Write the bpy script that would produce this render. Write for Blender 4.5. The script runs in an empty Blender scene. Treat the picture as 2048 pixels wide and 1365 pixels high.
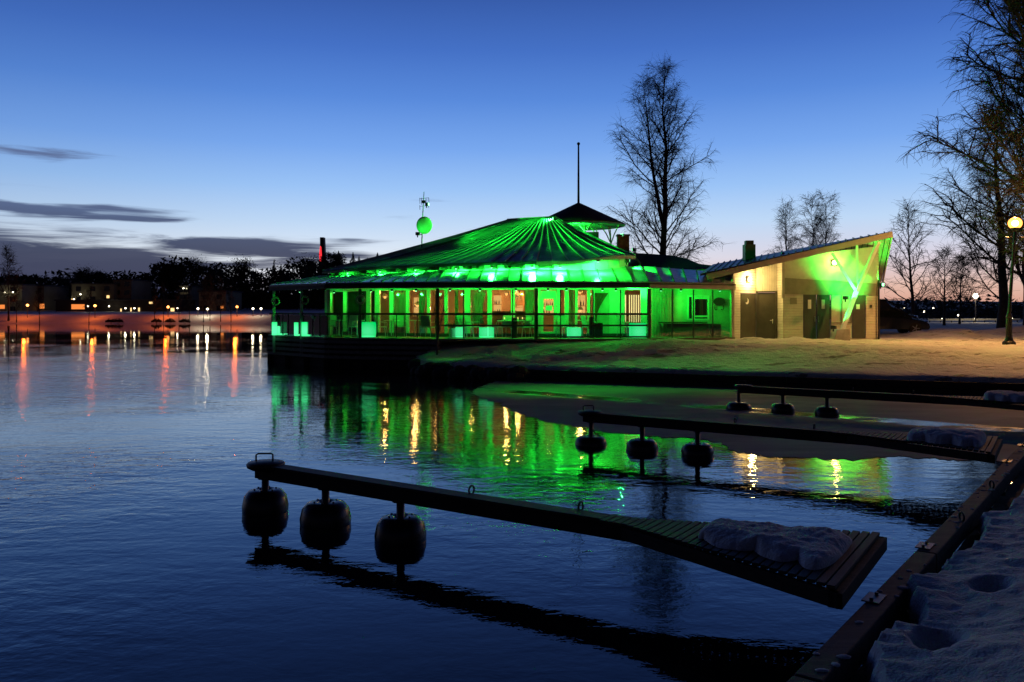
import bpy, math, random
import numpy as np
from mathutils import Vector, Matrix, noise as mnoise
R = math.radians
S = bpy.context.scene
COL = S.collection
# ------------------------------------------------------------------ camera
HC, FPX, HZ, CX = 2.5, 1653.0, 622.0, 1024.0      # eye height, focal length in photo pixels, horizon row, centre column
cam_d = bpy.data.cameras.new('camera'); cam = bpy.data.objects.new('camera', cam_d); COL.objects.link(cam)
cam.location = (0, 0, HC); cam.rotation_euler = (R(90), 0, 0)
cam_d.sensor_width = 36; cam_d.lens = FPX / 2048 * 36; cam_d.shift_y = -60.5 / 2048
cam_d.clip_start = 0.1; cam_d.clip_end = 3000
S.camera = cam
S.view_settings.view_transform = 'Standard'; S.view_settings.look = 'None'
S.view_settings.exposure = 0; S.view_settings.gamma = 1
S.render.engine = 'CYCLES'
S.cycles.use_denoising = True
S.cycles.max_bounces = 8; S.cycles.transparent_max_bounces = 16
S.cycles.sample_clamp_indirect = 6; S.cycles.caustics_reflective = False; S.cycles.caustics_refractive = False

def lin(c):                                        # sRGB 0-255 -> linear
    return tuple(((v/255)/12.92 if v/255 <= .04045 else ((v/255+.055)/1.055)**2.4) for v in c) + (1,)
# ------------------------------------------------------------------ dusk sky
class NT:
    def __init__(s, tree): s.t = tree; s.n = tree.nodes; s.l = tree.links
    def new(s, kind, **kw):
        n = s.n.new(kind)
        for k, v in kw.items(): setattr(n, k, v)
        return n
    def put(s, sock, v):
        if isinstance(v, bpy.types.NodeSocket): s.l.new(v, sock)
        else: sock.default_value = v
    def m(s, op, a, b=None, c=None, clamp=False):
        n = s.new('ShaderNodeMath', operation=op); n.use_clamp = clamp
        for i, v in enumerate((a, b, c)):
            if v is not None: s.put(n.inputs[i], v)
        return n.outputs[0]
    def vm(s, op, a, b=None):
        n = s.new('ShaderNodeVectorMath', operation=op)
        s.put(n.inputs[0], a)
        if b is not None: s.put(n.inputs[1], b)
        return n.outputs['Value'] if op in ('DISTANCE', 'LENGTH', 'DOT_PRODUCT') else n.outputs[0]
    def ramp(s, f, stops, interp='LINEAR'):
        n = s.new('ShaderNodeValToRGB'); e = n.color_ramp; e.interpolation = interp
        while len(e.elements) < len(stops): e.elements.new(0.5)
        for el, (p, c) in zip(e.elements, stops):
            el.position = p; el.color = c if len(c) == 4 else tuple(c) + (1,)
        s.put(n.inputs[0], f); return n.outputs[0]
    def smooth(s, v, a, b, lo=0.0, hi=1.0):
        n = s.new('ShaderNodeMapRange', interpolation_type='SMOOTHSTEP')
        s.put(n.inputs[0], v)
        for i, x in enumerate((a, b, lo, hi)): n.inputs[i+1].default_value = x
        return n.outputs[0]
    def mix(s, f, a, b, blend='MIX'):
        n = s.new('ShaderNodeMix', data_type='RGBA', blend_type=blend)
        s.put(n.inputs[0], f); s.put(n.inputs[6], a); s.put(n.inputs[7], b); return n.outputs[2]
    def noise(s, vec, scale, detail=3, rough=.55, dist=0):
        n = s.new('ShaderNodeTexNoise'); s.put(n.inputs['Vector'], vec)
        n.inputs['Scale'].default_value = scale; n.inputs['Detail'].default_value = detail
        n.inputs['Roughness'].default_value = rough; n.inputs['Distortion'].default_value = dist
        return n.outputs['Fac']
    def comb(s, x, y, z):
        n = s.new('ShaderNodeCombineXYZ')
        for i, v in enumerate((x, y, z)): s.put(n.inputs[i], v)
        return n.outputs[0]

W = bpy.data.worlds.new('World'); S.world = W; W.use_nodes = True
w = NT(W.node_tree); w.n.clear()
tc = w.new('ShaderNodeTexCoord'); sep = w.new('ShaderNodeSeparateXYZ'); w.l.new(tc.outputs['Generated'], sep.inputs[0])
dx, dy, dz = sep.outputs
el = w.m('MAXIMUM', dz, 0.0)
az = w.m('ARCTAN2', dx, dy)                        # 0 straight at the glow, + to the right
HI = [(.104, lin((190, 216, 246))), (.145, lin((154, 195, 246))), (.191, lin((119, 167, 238))), (.247, lin((87, 137, 219))), (.30, lin((67, 112, 197))),
      (.352, lin((54, 92, 171))), (.50, lin((25, 36, 86))), (.72, lin((13, 16, 46))), (1.0, lin((9, 9, 32)))]
base = w.ramp(el, [(0.0, lin((214, 150, 128))), (.028, lin((228, 188, 172))), (.062, lin((218, 212, 226)))]+HI)
# cool side of the horizon to the left, peach to the right
cool = w.ramp(el, [(0.0, lin((150, 150, 178))), (.028, lin((205, 203, 212))), (.062, lin((226, 234, 244)))]+HI)
side = w.smooth(az, -.12, .38)
sky = w.mix(side, cool, base)
# away from the afterglow the sky is darker
back = w.smooth(w.m('ABSOLUTE', az), .50, 1.75, 1.0, .05)
lft = w.smooth(az, -.20, -.62, 1.0, .86); back = w.m('MULTIPLY', back, lft)
sky = w.mix(1.0, sky, w.comb(back, w.m('MULTIPLY', back, w.smooth(w.m('ABSOLUTE', az), .5, 1.6, 1.0, .80)), back), 'MULTIPLY')
# cloud banks low in the left of the sky, stretched along the horizon
cv = w.comb(w.m('MULTIPLY', az, 2.2), w.m('MULTIPLY', el, 26.0), 0.37)
n1 = w.noise(cv, 2.9, 9, .60, .6)
wob = w.m('SUBTRACT', w.noise(w.comb(w.m('MULTIPLY', az, 7), 0, 3.1), 1.0, 3), .5)
ela = w.m('ADD', el, w.m('MULTIPLY', wob, .022))
tot = None
for a_, e_, sa, se, am in ((-.64, .034, .23, .052, 2.3), (-.47, .020, .16, .024, .9), (-.53, .110, .12, .0062, 1.05), (-.43, .101, .06, .0045, .7), (-.29, .070, .085, .012, .80), (-.20, .062, .06, .010, .7), (-.36, .050, .09, .007, .7), (-.37, .076, .05, .006, .6), (-.52, .166, .060, .009, .85),
                           (-.12, .112, .05, .006, .30), (-.10, .132, .03, .004, .26), (-.19, .083, .04, .004, .45), (-.60, .19, .06, .012, .22), (.02, .050, .10, .006, .35), (.20, .040, .10, .005, .25)):
    g = w.m('ADD', w.m('POWER', w.m('DIVIDE', w.m('SUBTRACT', az, a_), sa), 2.0), w.m('POWER', w.m('DIVIDE', w.m('SUBTRACT', ela, e_), se), 2.0))
    g = w.m('MULTIPLY', w.m('POWER', 2.71828, w.m('MULTIPLY', g, -1.0)), am)
    tot = g if tot is None else w.m('ADD', tot, g)
cl = w.smooth(w.m('ADD', tot, w.m('MULTIPLY', w.m('SUBTRACT', n1, .5), 2.5)), .30, .95)
cl = w.m('MULTIPLY', cl, w.m('MINIMUM', w.m('MULTIPLY', tot, 2.2), 1.0), clamp=True)
ccol = w.mix(w.smooth(el, .055, .15), lin((31, 43, 80)), lin((92, 110, 152)))
ccol = w.mix(w.m('MULTIPLY', w.smooth(n1, .45, .62), .18), ccol, lin((64, 68, 98)))
sky = w.mix(w.m('MULTIPLY', cl, .94), sky, ccol)
# below the horizon: dark
sky = w.mix(w.smooth(dz, -.002, -.05), sky, (.004, .005, .010, 1))
bg = w.new('ShaderNodeBackground'); w.l.new(sky, bg.inputs[0]); bg.inputs[1].default_value = 1.0
nish = w.new('ShaderNodeTexSky', sky_type='NISHITA'); nish.sun_disc = False
nish.sun_elevation = R(-4.0); nish.sun_rotation = R(12)
bg2 = w.new('ShaderNodeBackground'); w.l.new(nish.outputs[0], bg2.inputs[0]); bg2.inputs[1].default_value = 0.05
add = w.new('ShaderNodeAddShader'); w.l.new(bg.outputs[0], add.inputs[0]); w.l.new(bg2.outputs[0], add.inputs[1])
wo = w.new('ShaderNodeOutputWorld'); w.l.new(add.outputs[0], wo.inputs[0])

# ------------------------------------------------------------------ materials
def mat(name, col, rough=.6, metal=0, var=.12, vscale=3.0, bump=0, bscale=20, ior=1.5, spec=.5, stretch=(1, 1, 1)):
    m = bpy.data.materials.new(name); m.use_nodes = True; t = NT(m.node_tree)
    b = t.n['Principled BSDF']; b.inputs['Roughness'].default_value = rough; b.inputs['Metallic'].default_value = metal
    b.inputs['IOR'].default_value = ior; b.inputs['Specular IOR Level'].default_value = spec
    tcn = t.new('ShaderNodeTexCoord'); v = tcn.outputs['Object']
    if stretch != (1, 1, 1): v = t.vm('MULTIPLY', v, stretch)
    if var:
        f = t.noise(v, vscale, 5)
        lo = tuple(c*(1-var*2) for c in col[:3]); hi = tuple(min(1, c*(1+var*2)) for c in col[:3])
        t.put(b.inputs['Base Color'], t.ramp(f, [(.25, lo), (.75, hi)]))
    else: b.inputs['Base Color'].default_value = tuple(col[:3]) + (1,)
    if bump:
        f2 = t.noise(v, bscale, 4); bp = t.new('ShaderNodeBump'); bp.inputs['Strength'].default_value = 1
        bp.inputs['Distance'].default_value = bump; t.put(bp.inputs['Height'], f2); t.l.new(bp.outputs[0], b.inputs['Normal'])
    return m
def emis(name, col, strength):
    m = bpy.data.materials.new(name); m.use_nodes = True; t = NT(m.node_tree); t.n.clear()
    e = t.new('ShaderNodeEmission'); e.inputs[0].default_value = tuple(col[:3]) + (1,); e.inputs[1].default_value = strength
    o = t.new('ShaderNodeOutputMaterial'); t.l.new(e.outputs[0], o.inputs[0]); return m
def globe_mat(name, col, strength):                 # frosted globe: glows and lets the lamp inside shine out
    m = emis(name, col, strength); t = NT(m.node_tree); e = t.n['Emission']; tr = t.new('ShaderNodeBsdfTransparent')
    ad = t.new('ShaderNodeAddShader'); t.l.new(e.outputs[0], ad.inputs[0]); t.l.new(tr.outputs[0], ad.inputs[1]); t.l.new(ad.outputs[0], t.n['Material Output'].inputs[0]); return m
def glass_mat(name, tint=(.9, .95, .93), ior=1.5):
    m = bpy.data.materials.new(name); m.use_nodes = True; t = NT(m.node_tree); t.n.clear()
    tr = t.new('ShaderNodeBsdfTransparent'); tr.inputs[0].default_value = tint + (1,)
    gl = t.new('ShaderNodeBsdfGlossy'); gl.inputs['Roughness'].default_value = .03
    fr = t.new('ShaderNodeFresnel'); fr.inputs[0].default_value = ior
    mx = t.new('ShaderNodeMixShader'); t.l.new(fr.outputs[0], mx.inputs[0]); t.l.new(tr.outputs[0], mx.inputs[1]); t.l.new(gl.outputs[0], mx.inputs[2])
    o = t.new('ShaderNodeOutputMaterial'); t.l.new(mx.outputs[0], o.inputs[0]); return m
M = {}
M['black_metal'] = mat('black_metal', (.02, .02, .022), .45, .3)
M['galv'] = mat('galvanised_steel', (.10, .10, .11), .45, .7, .15)
M['plank_wood'] = mat('wet_plank_wood', (.042, .034, .028), .7, 0, .3, 3, .003, 30, stretch=(6, 1, 6))
M['old_wood'] = mat('weathered_wood', (.066, .053, .043), .75, 0, .3, 3, .004, 30, stretch=(1, 6, 6))
M['dark_wood'] = mat('dark_wood', (.030, .024, .020), .8, 0, .3, 3, .003, 30, stretch=(1, 6, 6))
M['deck_wood'] = mat('deck_wood', (.16, .13, .11), .75, 0, .3, 3, .003, 20)
M['fascia_wood'] = mat('fascia_wood', (.055, .040, .032), .6, 0, .25, 4, .002, 20)
M['white_paint'] = mat('white_paint', (.72, .72, .70), .5, 0, .05, 4, .001, 30)
M['cream'] = mat('cream_paint', (.50, .48, .41), .6, 0, .08, 3, .001, 30)
M['beige'] = mat('beige_boards', (.42, .39, .33), .6, 0, .08, 3, .001, 30)
M['lintel'] = mat('lintel_paint', (.24, .22, .17), .6, 0, .1, 3)
M['door_green'] = mat('dark_door_paint', (.045, .052, .045), .45, 0, .15, 3)
M['door_brown'] = mat('brown_door_paint', (.065, .058, .042), .45, 0, .15, 3)
M['concrete'] = mat('concrete', (.30, .29, .27), .85, 0, .15, 4, .003, 25)
M['brick'] = mat('brick', (.22, .09, .05), .8, 0, .3, 9, .003, 30)
M['fabric'] = mat('chair_fabric', (.55, .56, .54), .7, 0, .06, 12)
M['alu'] = mat('aluminium_tube', (.55, .56, .56), .3, .9, .03)
M['float'] = mat('black_float', (.012, .012, .013), .32, 0, .25, 6, .002, 14)
M['bark'] = mat('bark', (.030, .026, .024), .85, 0, .3, 6)
M['bark_pale'] = mat('pale_bark', (.13, .12, .11), .85, 0, .4, 5)
M['twig'] = mat('twig', (.017, .014, .013), .85, 0, .2, 3)
M['needle'] = mat('needles', (.012, .020, .012), .8, 0, .3, 2)
M['tyre'] = mat('tyre_rubber', (.012, .012, .012), .8, 0, .1)
M['rim'] = mat('wheel_rim', (.4, .4, .42), .3, .9, .03)
M['car_paint'] = mat('dark_blue_car_paint', (.012, .017, .038), .10, .25, .03, spec=.8)
M['car_paint2'] = mat('black_car_paint', (.010, .012, .014), .12, .3, .03, spec=.8)
M['car_glass'] = mat('car_window_glass', (.008, .01, .012), .04, 0, 0, spec=.9)
M['chrome'] = mat('headlamp_chrome', (.8, .8, .82), .08, 1, 0)
M['red_sign'] = mat('dark_red_sign', (.06, .010, .012), .5, 0, .1)
M['wood_int'] = mat('interior_wood', (.22, .11, .05), .5, 0, .25, 2)
M['plaster'] = mat('interior_plaster', (.24, .15, .09), .7, 0, .1, 2)
M['curtain'] = mat('curtain_cloth', (.48, .42, .32), .8, 0, .08, 3)
M['red_cloth'] = mat('red_brown_cloth', (.30, .06, .04), .8, 0, .15, 3)
M['black_box'] = mat('black_plastic', (.02, .02, .02), .5, 0, .1)
M['lifering'] = mat('lifebuoy_plastic', (.45, .30, .24), .5, 0, .1)
M['leaf'] = mat('plant_leaf', (.06, .11, .05), .5, 0, .2, 5)
M['rope'] = mat('rope', (.10, .09, .08), .9, 0, .2, 20)
M['rock'] = mat('shore_rock', (.05, .048, .046), .85, 0, .3, 3, .02, 6)
M['house_wall'] = mat('far_house_plaster', (.22, .21, .15), .8, 0, .15, .3)
M['house_pale'] = mat('far_house_pale_plaster', (.24, .24, .15), .8, 0, .12, .3)
M['house_dark'] = mat('far_house_boards', (.045, .04, .038), .8, 0, .2, .4)
M['house_roof'] = mat('far_house_roof', (.06, .06, .07), .8, 0, .1, .3)
M['glass'] = glass_mat('window_glass')
M['rail_glass'] = glass_mat('railing_glass', (.80, .86, .83))
M['e_green'] = emis('green_lens', (.22, 1.0, .40), 5)
M['seam'] = mat('seam_metal', (.42, .45, .46), .45, .1, .1, 5)
M['e_cube'] = emis('green_glow_plastic', (.0, .78, .20), 1.0)
M['e_warm'] = emis('warm_bulb', (1, .48, .14), 1.7)
M['e_candle'] = emis('candle_flame', (1, .58, .22), 2.4)
M['e_wall'] = globe_mat('bulkhead_glow', (1, .72, .28), 8)
M['e_sodium'] = globe_mat('sodium_globe', (1, .33, .055), 2.2)
M['e_sodium_bulb'] = globe_mat('sodium_bulb', (1, .50, .16), 9)
M['e_sodium_far'] = globe_mat('far_sodium_globe', (1, .33, .07), 4.5)
M['e_white_far'] = globe_mat('far_white_globe', (1, .88, .62), 5)
M['e_cabinet'] = emis('cabinet_backlight', (1, .52, .16), .95)
M['seam_dark'] = mat('dark_seam_metal', (.05, .055, .06), .5, .2, .1, 5)
M['grey_board'] = mat('greyed_deck_boards', (.24, .22, .20), .8, 0, .25, 3, .003, 20, stretch=(1, 6, 6))
M['e_window'] = emis('lit_window', (1, .62, .25), 1.6)
M['e_window_red'] = emis('lit_orange_window', (1, .28, .06), 1.0)
M['e_red'] = emis('red_neon', (1, .03, .04), 1.3)
M['e_blind'] = emis('glowing_blind_slats', (1, .74, .30), 1.5)  # slats emit by themselves, room light put into the material
M['siding'] = None
def siding(name, col, step, axis=2):
    m = mat(name, col, .6, 0, .08, 3); t = NT(m.node_tree); b = t.n['Principled BSDF']
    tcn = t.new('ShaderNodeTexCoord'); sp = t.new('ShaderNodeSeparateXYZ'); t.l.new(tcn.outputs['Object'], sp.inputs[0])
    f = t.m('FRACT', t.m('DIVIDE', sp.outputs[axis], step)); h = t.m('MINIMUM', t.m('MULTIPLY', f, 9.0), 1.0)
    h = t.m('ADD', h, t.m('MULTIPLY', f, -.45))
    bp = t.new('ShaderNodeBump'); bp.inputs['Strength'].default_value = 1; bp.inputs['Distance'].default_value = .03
    src = b.inputs['Base Color'].links[0].from_socket; t.put(b.inputs['Base Color'], t.mix(t.m('LESS_THAN', f, .09), src, tuple(c*.62 for c in col)+(1,)))  # shadow line of each board gap painted into the base colour
    t.put(bp.inputs['Height'], h); t.l.new(bp.outputs[0], b.inputs['Normal']); return m
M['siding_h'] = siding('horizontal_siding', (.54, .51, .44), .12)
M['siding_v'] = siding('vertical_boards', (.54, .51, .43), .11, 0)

def glow_cube_mat():                               # opal plastic box lit from inside: brightest in front of its bulb
    m = bpy.data.materials.new('opal_glow_box'); m.use_nodes = True; t = NT(m.node_tree); t.n.clear()
    g = t.new('ShaderNodeTexCoord'); d = t.vm('DISTANCE', g.outputs['Object'], (0, 0, .25))
    col = t.ramp(d, [(.18, (.13, 1.25, .50)), (.48, (0, .98, .20))])
    e = t.new('ShaderNodeEmission'); t.l.new(col, e.inputs[0]); e.inputs[1].default_value = 1.0
    o = t.new('ShaderNodeOutputMaterial'); t.l.new(e.outputs[0], o.inputs[0]); return m
M['glow_box'] = glow_cube_mat()

def snow_mat(name, tint=(.80, .82, .86), bump=.03, bscale=5, dirt=0):
    m = bpy.data.materials.new(name); m.use_nodes = True; t = NT(m.node_tree); b = t.n['Principled BSDF']
    b.inputs['Roughness'].default_value = .75; b.inputs['Specular IOR Level'].default_value = .25
    tcn = t.new('ShaderNodeTexCoord'); v = tcn.outputs['Object']
    f = t.noise(v, 1.3, 5)
    c = t.ramp(f, [(.3, tuple(x*.88 for x in tint)), (.7, tint)])
    if dirt:
        dn = t.noise(t.vm('MULTIPLY', v, (.55, 1.5, 1)), 1.5, 7, .62); c = t.mix(t.smooth(dn, .575, .63, 0, dirt), c, (.12, .10, .08, 1))
    t.put(b.inputs['Base Color'], c)
    n1 = t.noise(v, bscale, 6, .6); n2 = t.noise(v, bscale*9, 3, .5)
    bp = t.new('ShaderNodeBump'); bp.inputs['Strength'].default_value = 1; bp.inputs['Distance'].default_value = bump
    t.put(bp.inputs['Height'], t.m('ADD', n1, t.m('MULTIPLY', n2, .30))); t.l.new(bp.outputs[0], b.inputs['Normal'])
    return m
M['snow'] = snow_mat('snow', (.60, .62, .69), .035, 6)
M['snow_yard'] = snow_mat('trodden_snow', (.80, .80, .80), .10, 3.0, .80)
M['snow_far'] = snow_mat('far_snow', (.75, .75, .78), .15, .8)

def water_mat():
    m = bpy.data.materials.new('lake_water'); m.use_nodes = True; t = NT(m.node_tree); b = t.n['Principled BSDF']
    b.inputs['Base Color'].default_value = (.003, .006, .012, 1); b.inputs['Roughness'].default_value = .02
    b.inputs['IOR'].default_value = 1.45
    tcn = t.new('ShaderNodeTexCoord'); v = tcn.outputs['Object']
    sp = t.new('ShaderNodeSeparateXYZ'); t.l.new(v, sp.inputs[0])
    big = t.noise(v, .09, 3, .5)
    # open water on the left carries more wind ripple than the sheltered basin
    side = t.smooth(t.m('SUBTRACT', sp.outputs[0], t.m('MULTIPLY', sp.outputs[1], -.05)), 3.0, -9.0, .38, 1.25)
    far = t.smooth(sp.outputs[1], 26, 80, 1.0, .05)
    amp = t.m('MULTIPLY', t.m('MULTIPLY', side, t.smooth(big, .38, .62, .30, 1.5)), far)
    vs = t.vm('MULTIPLY', v, (.75, 1.35, 1))
    n1 = t.noise(vs, 2.6, 4, .55, .3); n2 = t.noise(vs, .75, 2, .5, .4); n3 = t.noise(v, 8.5, 2, .5)
    h = t.m('ADD', t.m('ADD', t.m('MULTIPLY', n1, .014), t.m('MULTIPLY', n2, .014)), t.m('MULTIPLY', n3, .0036))
    bp = t.new('ShaderNodeBump'); bp.inputs['Strength'].default_value = 1; bp.inputs['Distance'].default_value = 1
    t.put(bp.inputs['Height'], t.m('MULTIPLY', h, amp)); t.l.new(bp.outputs[0], b.inputs['Normal']); return m
M['water'] = water_mat()

def ice_mat():
    m = bpy.data.materials.new('thin_ice'); m.use_nodes = True; t = NT(m.node_tree); b = t.n['Principled BSDF']
    tcn = t.new('ShaderNodeTexCoord'); v = tcn.outputs['Object']; sp = t.new('ShaderNodeSeparateXYZ'); t.l.new(v, sp.inputs[0])
    n = t.noise(t.vm('MULTIPLY', v, (.5, 1.3, 1)), .7, 6, .6, .5)
    # a melted strip along the middle boom's floats stays wet and glossy
    lane = t.m('ABSOLUTE', t.m('SUBTRACT', sp.outputs[1], t.m('ADD', 25.6, t.m('MULTIPLY', sp.outputs[0], -.80))))
    wet = t.m('MULTIPLY', t.smooth(lane, .9, .35), t.smooth(n, .40, .52), clamp=True)
    t.put(b.inputs['Base Color'], t.mix(wet, t.ramp(n, [(.3, (.15, .16, .18)), (.7, (.32, .34, .38))]), (.03, .035, .04, 1)))
    t.put(b.inputs['Roughness'], t.smooth(wet, 0, 1, .72, .08))
    b.inputs['IOR'].default_value = 1.31; b.inputs['Specular IOR Level'].default_value = .22
    n2 = t.noise(v, 12, 4, .6); bp = t.new('ShaderNodeBump'); bp.inputs['Distance'].default_value = .004
    t.put(bp.inputs['Height'], n2); t.l.new(bp.outputs[0], b.inputs['Normal']); return m
M['ice'] = ice_mat()

RB = (2.0, 40.0, 1.2)                               # base of the restaurant
def roof_mat():
    m = bpy.data.materials.new('seamed_metal_roof'); m.use_nodes = True; t = NT(m.node_tree); b = t.n['Principled BSDF']
    b.inputs['Metallic'].default_value = .55
    tcn = t.new('ShaderNodeTexCoord'); v = tcn.outputs['Object']
    n = t.noise(v, 1.6, 6, .65); fine = t.noise(v, 9, 4, .6)
    t.put(b.inputs['Base Color'], t.ramp(n, [(.3, (.045, .062, .068)), (.7, (.115, .145, .15))]))
    t.put(b.inputs['Roughness'], t.smooth(n, .3, .7, .26, .55))
    d = t.vm('DISTANCE', v, (2.2-RB[0], 43.2-RB[1], 7.3-RB[2]))
    step = t.m('FRACT', t.m('DIVIDE', d, .30))
    bp = t.new('ShaderNodeBump'); bp.inputs['Distance'].default_value = .016; bp.inputs['Strength'].default_value = 1
    t.put(bp.inputs['Height'], t.m('ADD', step, t.m('MULTIPLY', fine, .8))); t.l.new(bp.outputs[0], b.inputs['Normal']); return m
M['roof'] = roof_mat()
M['terrace_roof'] = mat('terrace_roof_sheet', (.46, .49, .50), .24, 0, .14, 2.5, .002, 8)
M['dark_roof'] = mat('dark_seamed_roof', (.055, .06, .075), .4, .5, .15, 2)
M['rear_roof'] = mat('rear_felt_roof', (.018, .018, .02), .8, 0, .2, 2)

# ------------------------------------------------------------------ mesh helpers
def P(px, py, d): return Vector(((px-CX)/FPX*d, d, HC-(py-HZ)*d/FPX))      # a point of the place, from its direction and distance
def G(px, d, z): return Vector(((px-CX)/FPX*d, d, z))
class MB:
    def __init__(s): s.v = []; s.f = []
    def add(s, vs, fs):
        o = len(s.v); s.v += [tuple(x) for x in vs]; s.f += [tuple(i+o for i in f) for f in fs]; return s
    def box(s, c, size, rz=0, M3=None):
        hx, hy, hz = size[0]/2, size[1]/2, size[2]/2
        m = M3 if M3 is not None else Matrix.Rotation(rz, 3, 'Z'); c = Vector(c)
        vs = [c + m @ Vector((x*hx, y*hy, z*hz)) for x in (-1, 1) for y in (-1, 1) for z in (-1, 1)]
        return s.add(vs, [(0, 1, 3, 2), (4, 6, 7, 5), (0, 4, 5, 1), (2, 3, 7, 6), (0, 2, 6, 4), (1, 5, 7, 3)])
    def bar(s, a, b, wd, ht, up=(0, 0, 1)):        # box from a to b, wd across, ht along up
        a, b = Vector(a), Vector(b); x = (b-a); L = x.length; x.normalize()
        y = Vector(up).cross(x); y.normalize(); z = x.cross(y)
        return s.box((a+b)/2, (L, wd, ht), M3=Matrix((x, y, z)).transposed())
    def tube(s, pts, rad, n=6, cap=True):
        pts = [Vector(p) for p in pts]; k = len(pts)
        if not hasattr(rad, '__len__'): rad = [rad]*k
        vs = []; ref = None
        for i in range(k):
            d = (pts[min(i+1, k-1)] - pts[max(i-1, 0)])
            if d.length < 1e-9: d = Vector((0, 0, 1))
            d.normalize()
            if ref is None: ref = d.orthogonal().normalized()
            a = ref - d*ref.dot(d)
            if a.length < 1e-6: a = d.orthogonal()
            a.normalize(); ref = a; b = d.cross(a)
            for j in range(n):
                t = 2*math.pi*j/n; vs.append(pts[i] + (a*math.cos(t)+b*math.sin(t))*rad[i])
        fs = [(i*n+j, i*n+(j+1) % n, (i+1)*n+(j+1) % n, (i+1)*n+j) for i in range(k-1) for j in range(n)]
        if cap: fs += [tuple(range(n))[::-1], tuple((k-1)*n+j for j in range(n))]
        return s.add(vs, fs)
    def lathe(s, prof, n=24, c=(0, 0, 0)):          # (r, z) pairs
        c = Vector(c); k = len(prof)
        vs = [c + Vector((r*math.cos(2*math.pi*j/n), r*math.sin(2*math.pi*j/n), z)) for r, z in prof for j in range(n)]
        fs = [(i*n+j, i*n+(j+1) % n, (i+1)*n+(j+1) % n, (i+1)*n+j) for i in range(k-1) for j in range(n)]
        fs += [tuple(range(n))[::-1], tuple((k-1)*n+j for j in range(n))]
        return s.add(vs, fs)
    def prism(s, poly, vec):                        # polygon extruded along vec
        k = len(poly); poly = [Vector(p) for p in poly]; vec = Vector(vec)
        return s.add(poly + [p+vec for p in poly], [tuple(range(k))[::-1], tuple(range(k, 2*k))] + [(i, (i+1) % k, k+(i+1) % k, k+i) for i in range(k)])
    def ball(s, c, r, nu=12, nv=8, sc=(1, 1, 1)):
        c = Vector(c); prof = []
        vs = [c+Vector((0, 0, -r*sc[2]))]
        for i in range(1, nv):
            a = -math.pi/2+math.pi*i/nv
            for j in range(nu):
                t = 2*math.pi*j/nu; vs.append(c+Vector((r*sc[0]*math.cos(a)*math.cos(t), r*sc[1]*math.cos(a)*math.sin(t), r*sc[2]*math.sin(a))))
        vs.append(c+Vector((0, 0, r*sc[2]))); fs = [(0, 1+(j+1) % nu, 1+j) for j in range(nu)]
        for i in range(nv-2):
            o = 1+i*nu; fs += [(o+j, o+(j+1) % nu, o+nu+(j+1) % nu, o+nu+j) for j in range(nu)]
        o = 1+(nv-2)*nu; fs += [(o+j, o+(j+1) % nu, len(vs)-1) for j in range(nu)]
        return s.add(vs, fs)
    def torus(s, c, R0, r, axis='Y', n=24, m=8):
        c = Vector(c); vs = []
        for i in range(n):
            a = 2*math.pi*i/n
            for j in range(m):
                b = 2*math.pi*j/m; q = R0+r*math.cos(b)
                p = (q*math.cos(a), r*math.sin(b), q*math.sin(a)) if axis == 'Y' else (q*math.cos(a), q*math.sin(a), r*math.sin(b))
                if axis == 'X': p = (r*math.sin(b), q*math.cos(a), q*math.sin(a))
                vs.append(c+Vector(p))
        return s.add(vs, [(i*m+j, ((i+1) % n)*m+j, ((i+1) % n)*m+(j+1) % m, i*m+(j+1) % m) for i in range(n) for j in range(m)])
    def build(s, name, material, parent=None, smooth=False, bevel=0):
        v = s.v
        if parent and parent.name in OFF: q = OFF[parent.name]; v = [(a-q[0], b-q[1], c-q[2]) for a, b, c in v]
        me = bpy.data.meshes.new(name); me.from_pydata(v, [], s.f); me.update()
        o = bpy.data.objects.new(name, me); COL.objects.link(o)
        if material: me.materials.append(material)
        if smooth: me.polygons.foreach_set('use_smooth', [True]*len(me.polygons))
        if bevel:
            bv = o.modifiers.new('bevel', 'BEVEL'); bv.width = bevel; bv.segments = 2; bv.limit_method = 'ANGLE'
        if parent:
            o.parent = parent
            if parent.name in OFF: OFF[o.name] = OFF[parent.name]
        return o
def tag(o, label, cat, group=None, kind=None):
    if label: o['label'] = label
    if cat: o['category'] = cat
    if group: o['group'] = group
    if kind: o['kind'] = kind
    return o
def thing(name, label, cat, loc=(0, 0, 0), rz=0, group=None):     # parts are built in the thing's own axes
    o = bpy.data.objects.new(name, None); COL.objects.link(o); o.location = loc; o.rotation_euler = (0, 0, rz); o.empty_display_size = .2
    return tag(o, label, cat, group)
OFF = {}
def athing(name, label, cat, loc, group=None):                     # a thing whose parts are given where they stand in the place
    o = thing(name, label, cat, loc, 0, group); OFF[o.name] = tuple(loc); return o
def struct(o): o['kind'] = 'structure'; return o
def copy_tree(o, parent=None):
    c = o.copy(); COL.objects.link(c); c.parent = parent
    for ch in list(o.children): copy_tree(ch, c)
    return c
def dup(root, loc, rz=0, label=None, sc=None):
    c = copy_tree(root); c.location = loc; c.rotation_euler = (0, 0, rz)
    if label: c['label'] = label
    if sc: c.scale = (sc,)*3 if not hasattr(sc, '__len__') else sc
    return c
def light(name, loc, col, power, parent=None, radius=.06, spot=None, aim=None, blend=.6):
    L = bpy.data.lights.new(name, 'SPOT' if spot else 'POINT'); L.color = col; L.energy = power; L.shadow_soft_size = radius
    if spot: L.spot_size = R(spot); L.spot_blend = blend
    o = bpy.data.objects.new(name, L); COL.objects.link(o); o.location = loc
    if parent: o.parent = parent
    if aim is not None: o.rotation_euler = (Vector(aim)-(Vector(loc)+(Vector(parent.location) if parent else Vector()))).to_track_quat('-Z', 'Y').to_euler()
    return o
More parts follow.
